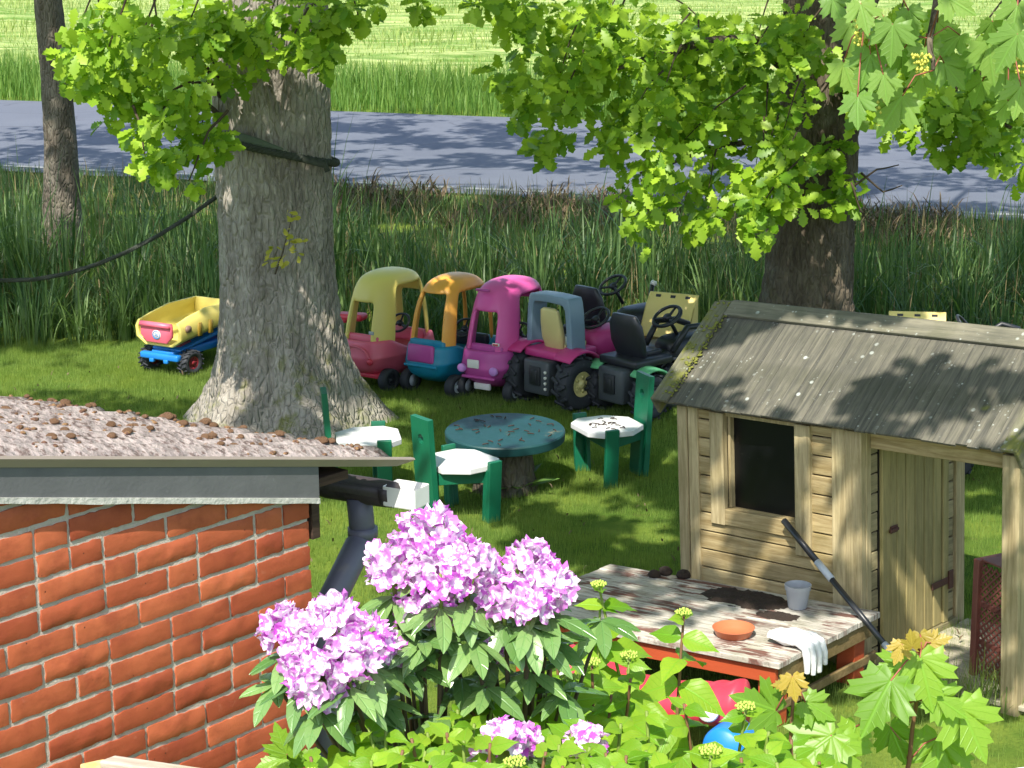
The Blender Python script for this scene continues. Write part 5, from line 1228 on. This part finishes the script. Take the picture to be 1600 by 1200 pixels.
# brown mesh crate in the porch
P_CRATE = plain('brown_crate_plastic', S('7d4a40', .75), .55, .2, 5, .1, 40, dirt=S('a98a7c', .8), dirtlo=.62)
q = HM @ Vector((.40, .10, .018)); q = gnd(1560, 1072, .02)
cr_ = thing('plastic_crate', 'brown plastic lattice crate standing on end in the playhouse porch', 'crate', Matrix.Translation((q.x+.13, q.y+.02, .0)) @ rotz(math.radians(-62)))
CW, CD, CH = .36, .30, .575
def rim(x): 
    mb = MB()
    for a, b, c_, d_ in ((0, -CD/2, .03, 0), (0, CD/2, .03, 0)): mb.box((x, b, CH/2), (.035, .03, CH))
    for z in (.015, CH-.015): mb.box((x, 0, z), (.035, CD-.03, .03))
    return mb
rim(-CW/2).build('rim', P_CRATE, cr_, False, .004, 1); rim(CW/2).build('base_frame', P_CRATE, cr_, False, .004, 1)
def lattice(w, h, M_, nm):
    mb = MB(); s_ = .034; k = 0; L_ = w+h
    for sg in (1, -1):
        o_ = -h
        while o_ < w:
            x0, y0, x1, y1 = o_, 0, o_+h, h
            if x0 < 0: y0 = -x0; x0 = 0
            if x1 > w: y1 = h-(x1-w); x1 = w
            if x1-x0 > .004:
                a, b = (Vector((x0, y0, 0)), Vector((x1, y1, 0))) if sg == 1 else (Vector((w-x0, y0, .003)), Vector((w-x1, y1, .003)))
                mb.box((.5*(b-a).length, 0, 0), ((b-a).length, .008, .006), M_ @ frame(a, b-a))
            o_ += s_
    mb.box((w/2, h/2, 0), (.025, h, .008), M_); 
    for yy in (h*.33, h*.66): mb.box((w/2, yy, .001), (w, .022, .008), M_)
    return mb.build(nm, P_CRATE, cr_)
for sy in (-1, 1): lattice(CW-.03, CH-.04, Matrix(((1, 0, 0, -CW/2+.015), (0, 0, 1, sy*(CD/2-.006)), (0, 1, 0, .02), (0, 0, 0, 1))), 'lattice_side')
lattice(CD-.03, CH-.04, Matrix(((0, 0, 1, CW/2-.004), (1, 0, 0, -CD/2+.015), (0, 1, 0, .02), (0, 0, 0, 1))), 'lattice_base')
for z in (.004, CH-.004): MB().box((0, 0, z), (CW-.03, CD-.02, .008)).build('end_panel', P_CRATE, cr_)
# red seesaw under the table
q = gnd(1020, 1085, .18); ang = math.atan2(-ut.y, -ut.x)
ss_ = thing('seesaw_toy', 'red ribbed plastic seesaw with white discs and blue end under the table', 'toy', Matrix.Translation((q.x, q.y-.05, 0)) @ rotz(ang))
rings = []
for i in range(41):
    x = -.42+.84*i/40; k = abs(x)/.42; hh = .155+.05*k*k; w_ = .12*(1-.25*k**4); rib = .008*abs(math.sin(i*.785))
    end = .55 if i in (0, 40) else 1
    rings.append([(x, w_*end*math.cos(a), .10+(hh+rib)*end*.5*(1+math.sin(a)) + .04*k) for a in [2*math.pi*j/20 for j in range(20)]])
MB().loft(rings).build('body', P_RED, ss_, True)
for x, y in ((-.37, -.105), (.31, -.118)): MB().lathe([(.048, 0), (.045, .012), (.001, .016)], 22, Matrix.Translation((x, y, .235)) @ Matrix.Rotation(1.15, 4, 'X')).build('disc', P_WHITE, ss_, True)
MB().lathe([(.001, -.09), (.085, -.085), (.095, -.06), (.095, .06), (.085, .085), (.001, .09)], 26, Matrix.Translation((.40, -.10, .10)) @ Matrix.Rotation(math.pi/2, 4, 'X')).build('end_roller', P_BLUE, ss_, True)
MB().box((.40, -.10, .025), (.20, .26, .05)).build('foot', P_BLUE, ss_, True, .015, 2); MB().box((-.3, 0, .05), (.2, .2, .10)).build('foot', P_BLUE, ss_, True, .015, 2)
# white bucket at the lawn edge
q = gnd(1622, 1222, .26); bk = thing('bucket', 'white plastic bucket with rounded rim on the sunny lawn', 'bucket', loc=(q.x, q.y, 0))
MB().lathe([(.001, 0), (.10, 0), (.105, .006), (.128, .24), (.134, .245), (.136, .26), (.128, .262), (.122, .24), (.10, .012), (.001, .012)], 36, caps=False).build('tub', P_WHITE, bk, True)
# timber rail by the brick wall
M_NEWW = wood('fresh_timber', S('d0b070', .85), S('e0c890', .85), .05, 2); M_OLDW = wood('pale_old_timber', S('b8a898', .85), S('d2c6b8', .85), .05, 0)
q = at(150, 1196, 4.75); fe = thing('timber_rail', 'pale timber rail on a fresh yellow post before the brick wall', 'rail', loc=(q.x, q.y, 0))
MB().box((0, 0, q.z/2), (.065, .065, q.z)).build('post', M_NEWW, fe, False, .005, 2, rotz(.5))
e2 = at(330, 1230, 4.45); a0_ = Vector((.035, -.01, q.z-.012)); b0_ = Vector((e2.x-q.x, e2.y-q.y, e2.z))
MB().box(((b0_-a0_).length/2, 0, 0), ((b0_-a0_).length, .05, .07)).build('rail', M_OLDW, fe, False, .005, 2, frame(a0_, b0_-a0_))
MB().box((0, 0, b0_.z/2), (.06, .06, b0_.z-.04)).build('post', M_NEWW, fe, False, .005, 2, Matrix.Translation((b0_.x, b0_.y, 0)))
# ---- rope round the oak
M_ROPE = plain('dark_rope', S('3f443c', .8), .95, .4, 30, .8, 140)
ro = thing('rope', 'dark twisted rope looped round the oak trunk and sagging off along the reeds', 'rope', Matrix.Translation((0, 0, 0)))
def strands(path, r, turns, nm):
    P_ = [Vector(p) for p in path]
    for s_ in range(3):
        pts = []
        for i, p in enumerate(P_):
            d = (P_[min(i+1, len(P_)-1)]-P_[max(i-1, 0)]).normalized(); u = Vector((0, 0, 1)); a = d.cross(u).normalized(); b = a.cross(d)
            t_ = turns*2*math.pi*i/len(P_)+s_*2.094; pts.append(p+(a*math.cos(t_)+b*math.sin(t_))*r*.55)
        MB().tube(pts, r*.62, 6).build(nm, M_ROPE, ro, True, fix=False)
p_ = []
for i in range(120):
    f_ = i/119; px = 348-370*f_; py = 300+(438-300)*(1-(1-min(f_*1.15, 1))**1.8)-14*max(0, f_-.75)*4*0; p_.append(at(px, py, 13.25-.6*f_))
p_ += [p_[-1]+Vector((-.05*k, -.02*k, .012*k)) for k in range(1, 50)]
strands(p_, .015, 60, 'hanging_strand')
lp = []
for i in range(141):
    a = math.radians(-200+ 400*i/140*.98); z = 2.13+.0
    R0 = .40; zz = at(430, 245, 12.9).z + .10*math.cos(a+math.pi*.5+1.2)
    lp.append(O1+Vector((R0*math.cos(a), R0*math.sin(a), zz)))
strands(lp, .024, 30, 'loop_strand')
MB().tube([lp[-1]+Vector((.0, -.02, 0)), at(508, 258, 12.9), at(512, 268, 12.9)], .02, 8).build('loop_end', M_ROPE, ro, True)
pad = MB(); rg = []
for i in range(25):
    a = math.radians(-150+75*i/24); p = O1+Vector((.388*math.cos(a), .388*math.sin(a), 0)); zc = at(430, 245, 12.9).z+.10*math.cos(a+math.pi*.5+1.2)+.035; h_ = .035*math.sin(math.pi*i/24)+.004
    nrm = Vector((math.cos(a), math.sin(a), 0)); rg.append([p+Vector((0, 0, zc-h_)), p+nrm*.014+Vector((0, 0, zc-h_)), p+nrm*.012+Vector((0, 0, zc+h_)), p+Vector((0, 0, zc+h_))])
pad.loft(rg).build('bark_pad', plain('green_grey_webbing', S('5f6b5c', .8), .9, .2, 20), ro, True)
# ================================================================ foreground shrubs
rd = random.Random(33)
# ---- rhododendron
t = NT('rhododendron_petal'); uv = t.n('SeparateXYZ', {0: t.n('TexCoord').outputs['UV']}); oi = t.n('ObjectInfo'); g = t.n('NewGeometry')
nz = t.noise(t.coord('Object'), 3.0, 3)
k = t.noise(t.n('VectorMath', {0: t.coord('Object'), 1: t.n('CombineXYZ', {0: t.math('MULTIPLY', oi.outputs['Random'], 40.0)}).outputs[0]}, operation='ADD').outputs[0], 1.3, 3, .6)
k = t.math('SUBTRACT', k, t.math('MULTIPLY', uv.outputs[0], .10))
c = t.mix(t.step(k, .36, .50), S('dc80dc', 1.0), S('fdf2fd', 1.0))  # white patches put glaring sun into the lilac petal colour
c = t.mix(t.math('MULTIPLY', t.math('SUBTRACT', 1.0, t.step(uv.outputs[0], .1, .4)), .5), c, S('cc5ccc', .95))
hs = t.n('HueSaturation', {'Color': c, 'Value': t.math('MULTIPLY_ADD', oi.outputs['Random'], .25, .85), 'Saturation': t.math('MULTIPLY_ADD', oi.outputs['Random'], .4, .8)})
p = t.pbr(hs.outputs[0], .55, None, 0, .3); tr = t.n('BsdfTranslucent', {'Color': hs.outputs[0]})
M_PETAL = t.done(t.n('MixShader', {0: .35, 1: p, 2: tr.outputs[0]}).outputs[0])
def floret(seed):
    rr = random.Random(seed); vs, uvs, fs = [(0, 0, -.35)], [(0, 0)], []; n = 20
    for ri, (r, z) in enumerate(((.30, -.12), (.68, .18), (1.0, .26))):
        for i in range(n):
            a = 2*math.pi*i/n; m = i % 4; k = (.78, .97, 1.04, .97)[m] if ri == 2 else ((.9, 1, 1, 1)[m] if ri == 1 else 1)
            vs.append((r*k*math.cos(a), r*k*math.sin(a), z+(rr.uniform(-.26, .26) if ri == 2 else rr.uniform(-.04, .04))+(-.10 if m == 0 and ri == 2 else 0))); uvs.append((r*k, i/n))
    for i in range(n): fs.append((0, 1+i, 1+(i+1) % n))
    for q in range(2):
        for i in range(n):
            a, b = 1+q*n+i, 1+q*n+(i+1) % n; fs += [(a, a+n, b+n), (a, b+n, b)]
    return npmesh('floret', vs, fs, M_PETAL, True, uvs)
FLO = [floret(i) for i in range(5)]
M_STEM = plain('shrub_stem', S('6b5a48', .7), .85, .3, 20); M_GSTEM = plain('green_stem', S('7a8f3c', .85), .7, .2, 20); M_RSTEM = plain('reddish_stem', S('7d5a3c', .8), .7, .2, 20)
RB = Vector((-.25, 4.85, 0)); rho = thing('rhododendron_bush', 'rhododendron bush with big lilac flower heads, sunlit white painted in, and dark oval leaves', 'shrub', loc=RB)
bpy.context.view_layer.update()
TRU = [(670, 845, 58, 4.42), (616, 888, 50, 4.40), (730, 890, 54, 4.38), (688, 905, 50, 4.34), (650, 948, 40, 4.40), (690, 955, 36, 4.38), (448, 985, 44, 4.25), (520, 975, 50, 4.22), (574, 1003, 46, 4.22), (498, 1065, 50, 4.15), (545, 1035, 42, 4.15), (470, 1035, 36, 4.2),
       (828, 885, 46, 4.45), (858, 922, 46, 4.42), (788, 935, 46, 4.38), (825, 945, 38, 4.36), (772, 1015, 22, 4.55), (788, 1155, 34, 4.05), (822, 1158, 26, 4.1), (915, 1160, 32, 4.15), (760, 1190, 26, 4.05), (620, 1020, 22, 4.35)]
leaves = []; hubs = [RB+Vector((x, y, z)) for x, y, z in ((.05, -.2, 1.0), (.25, -.1, 1.05), (-.05, -.35, .9), (.45, -.15, 1.0))]
sc_ = 1.0
for px, py, r, y in TRU:
    c_ = at(px, py, y); R = r/725.0
    hb = min(hubs, key=lambda h: (h-c_).length)
    tr_ = put('flower_truss', MB().tube([(0, 0, -R*1.1), (0, 0, -.1*R), (0, 0, .2*R)], [.005, .006, .003], 6).mesh('flower_truss', M_GSTEM, True), rho, Matrix.Translation(c_-RB))
    limb(rho, [hb-RB, hb.lerp(c_, .6)-RB+Vector((0, 0, -.05)), c_-RB+Vector((0, 0, -R*.9))], .008, .005, 6, 'branch', M_STEM)
    nf = max(9, int(26*(r/50)**1.6)); fr = .0255
    for k in range(nf):
        zz = 1-1.55*(k+.5)/nf; a = k*2.39996+px; s_ = math.sqrt(max(0, 1-zz*zz)); d = Vector((s_*math.cos(a), s_*math.sin(a), zz))
        x_ = d.cross(Vector((0, 0, 1))); M_ = Matrix.Translation(d*(R-.012)*rd.uniform(.80, 1.10)) @ d.to_track_quat('Z', 'Y').to_matrix().to_4x4() @ rotz(rd.uniform(0, 6)) @ Matrix.Rotation(rd.gauss(0, .45), 4, 'X') @ Matrix.Diagonal((fr*rd.uniform(.8, 1.15), fr, fr*rd.uniform(.8, 1.6), 1))
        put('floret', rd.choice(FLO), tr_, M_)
    for k in range(8):
        a = k*.785+rd.uniform(-.3, .3)+px; leaves.append((c_+Vector((0, 0, -R*.95)), Vector((math.cos(a), math.sin(a), rd.uniform(-.75, -.05))), rd.uniform(.09, .125)))
for px, py, y in ((700, 1010, 4.4), (760, 1075, 4.4), (830, 1050, 4.45), (640, 1040, 4.4), (600, 1095, 4.35), (865, 1000, 4.5), (720, 1060, 4.45), (560, 1110, 4.3), (690, 1120, 4.4), (880, 1080, 4.45), (620, 950, 4.5), (940, 970, 4.55), (840, 1000, 4.4), (660, 1000, 4.35), (430, 1070, 4.25), (740, 1000, 4.35)):
    c_ = at(px, py, y); hb = min(hubs, key=lambda h: (h-c_).length); limb(rho, [hb-RB, hb.lerp(c_, .6)-RB, c_-RB], .007, .004, 6, 'branch', M_STEM)
    for k in range(9):
        a = k*.7+rd.uniform(-.3, .3); leaves.append((c_, Vector((math.cos(a), math.sin(a), rd.uniform(-.7, .25))), rd.uniform(.08, .12)))
for h in hubs: limb(rho, [(0, 0, 0), ((h-RB).x*.5, (h-RB).y*.5, .5), h-RB], .018, .009, 8, 'branch', M_STEM)
foliage(rho, [leafM(p-RB, d, s_, (0, -.2, 1), .15, rd) for p, d, s_ in leaves], RHODO, M_RHOL, 300, 'leaf', 'foliage')
# ---- hydrangea
HB = Vector((.55, 5.3, 0)); hyd = thing('hydrangea_bush', 'bright green hydrangea bush with toothed leaves and pale unopened flower heads', 'shrub', loc=HB)
bpy.context.view_layer.update()
env = [(470, 1120), (540, 1100), (600, 1040), (650, 1060), (700, 1080), (840, 1010), (900, 950), (936, 912), (985, 1000), (1040, 1020), (1068, 960), (1110, 1050), (1150, 1085), (1220, 1120), (1300, 1150), (1360, 1200)]
def ytop(x):
    for (a, b), (c, d) in zip(env, env[1:]):
        if a <= x <= c: return b+(d-b)*(x-a)/(c-a)
    return 1200
tips = [(936, 918), (1068, 962), (905, 990), (985, 1060), (1165, 1110), (860, 1035), (890, 1065), (925, 1040), (850, 1085), (955, 1085), (1010, 1110), (735, 1085), (580, 1105), (870, 1020),]
while len(tips) < 128:
    x = rd.uniform(480, 1330); y = rd.uniform(ytop(x)+25, 1290)
    if x < 640 and y < 1100: continue
    if 860 < x < 1190 and 985 < y < (1170 if x > 1000 else 1130) and rd.random() < .93: continue
    if all((x-a)**2+(y-b)**2 > 22**2 for a, b in tips): tips.append((x, y))
hl = []
M_BUD = plain('hydrangea_bud', S('a9c052', .95), .8, .25, 60)
budm = None
for i, (px, py) in enumerate(tips):
    Y_ = 5.7-max(0, py-900)/300*1.85+rd.uniform(-.12, .12); tip = at(px, py, Y_)
    lean = Vector((rd.gauss(0, .12), rd.gauss(.05, .12), 1)).normalized(); base = Vector((tip.x*.9+HB.x*.1, tip.y+.1, 0))
    pts = [tip-lean*(.10*k) for k in range(5)]; pts = list(reversed(pts))
    limb(hyd, [base-HB]+[p-HB for p in pts], .006, .0035, 6, 'stem', M_RSTEM if i % 2 else M_GSTEM)
    a0 = rd.uniform(0, 3.1)
    for nd in range(6):
        p = tip-lean*(.012+.042*nd+.006*nd*nd)
        for s_ in (0, 1):
            a = a0+nd*math.pi/2+s_*math.pi+rd.gauss(0, .15); sz = (.055, .09, .125, .145, .15, .14)[nd]*rd.uniform(.8, 1.12)
            hl.append(leafM(p-HB, (math.cos(a), math.sin(a), (.35, .1, -.15, -.35, -.5, -.6)[nd]+rd.gauss(0, .2)), sz*1.12, (-.1, -.55, .85), .22, rd))
    if i in (0, 1, 4, 6) or rd.random() < .09:
        mb = MB()
        for k in range(34):
            a = k*2.4; r = .024*math.sqrt(k/34); s_ = .0042*rd.uniform(.8, 1.2); mb.lathe([(.0004, -s_), (s_, 0), (.0004, s_)], 5, Matrix.Translation(tip-HB+Vector((r*math.cos(a), r*math.sin(a), .018-.3*r+rd.uniform(-.002, .002)))))
        mb.build('flower_bud', M_BUD, hyd, True, fix=False)
foliage(hyd, hl, HYD, M_HYDL, 300, 'leaf', 'foliage')
# ---- young maples
M_MAPY = leafmat('young_maple_leaf', S('a8983c', .9), S('c8ac48', .9), .45, .4, .35, 6, tint=1.2)
M_MAPG = leafmat('sapling_maple_leaf', S('6c9a2e', .95), S('94bd3e', .95), .5, .38, .4, 6, tint=1.35)
def sapling(base, stem, lv, label, y):
    B_ = gnd(*base) if False else Vector((at(stem[0][0], stem[0][1], y).x, y, 0)); m_ = thing('maple_sapling', label, 'sapling', loc=B_)
    P_ = [at(a, b, y)-B_ for a, b in stem]; limb(m_, [Vector((0, 0, 0))]+P_, .008, .004, 7, 'stem', M_RSTEM)
    mg, my = leafdata(MAPLE, M_MAPG), leafdata(MAPLE, M_MAPY)
    for px, py, s_, th, yo in lv:
        th = math.radians(th); d = (_rt*math.cos(th)+_up*math.sin(th)).normalized(); d = (d+Vector((0, -.25, .0))).normalized()
        q = at(px, py, y+rd.uniform(-.12, .08))-B_; b_ = q-d*s_*.4
        up_ = Vector((-.15, -.75, .65))
        put('leaf', my if yo else mg, m_, frame(b_, d, up_) @ Matrix.Rotation(rd.gauss(0, .2), 4, 'X') @ Matrix.Diagonal((s_, s_, s_, 1)))
        jn = min(P_, key=lambda v: (v-b_).length); MB().tube([jn, jn.lerp(b_, .5)+Vector((0, 0, .015)), b_], .0022, 5).build('petiole', M_PET, m_, True, fix=False)
    return m_
sapling(None, [(1408, 1250), (1420, 1190), (1432, 1095), (1440, 1020)], [(1446, 1062, .135, -78, 0), (1372, 1098, .155, -125, 0), (1518, 1140, .15, -62, 0), (1392, 1045, .10, 195, 0), (1465, 1190, .15, -95, 0), (1330, 1160, .10, -110, 0), (1480, 1100, .10, -30, 0), (1400, 1160, .10, -70, 0),
        (1404, 1020, .055, -115, 1), (1441, 1008, .065, -80, 1), (1468, 1000, .055, 25, 1), (1424, 1000, .045, 100, 1)], 'young maple with large pale leaves and yellow tips before the playhouse porch', 4.7)
sapling(None, [(1234, 1260), (1234, 1190), (1240, 1075)], [(1240, 1074, .062, -85, 1), (1222, 1070, .045, 170, 1), (1278, 1108, .085, -25, 0), (1262, 1125, .085, -70, 0), (1185, 1100, .12, 155, 0), (1268, 1172, .155, -150, 0), (1215, 1190, .13, -100, 0), (1320, 1190, .13, -60, 0)], 'young maple with one yellow top leaf before the red table leg', 4.6)
sapling(None, [(450, 1260), (448, 1200), (446, 1150)], [(440, 1160, .085, 110, 0), (470, 1185, .08, 20, 0), (425, 1190, .07, 190, 0), (455, 1205, .09, -60, 0)], 'small green seedling growing at the foot of the brick wall', 4.55)
# long grass beside the crate
xs = rng.normal(2.02, .10, 260); ys = rng.normal(8.30, .08, 260)
V, F_ = blades(np.stack([xs, ys, np.zeros(260)], 1), rng.uniform(.08, .26, 260), rng.uniform(.003, .006, 260), np.abs(rng.normal(.6, .4, 260)), 4)
kind(tag(put('grass_tuft', npmesh('grass_tuft', V, F_, M_LAWN)), 'tuft of long grass beside the brown crate', 'grass'), 'stuff')
# fallen leaves and catkins on the lawn
N = 700; x = rng.uniform(-4, 4, N); y = rng.uniform(8.5, 15, N); keep = in_view(x, y); x, y = x[keep], y[keep]; n = len(x)
V, F_ = blades(np.stack([x, y, rng.uniform(.035, .055, n)], 1), rng.uniform(.02, .05, n), rng.uniform(.008, .018, n), rng.uniform(1.4, 1.8, n), 2)
kind(tag(put('leaf_litter', npmesh('leaf_litter', V, F_, M_MAT)), 'small brown fallen leaves scattered over the lawn', 'litter'), 'stuff')
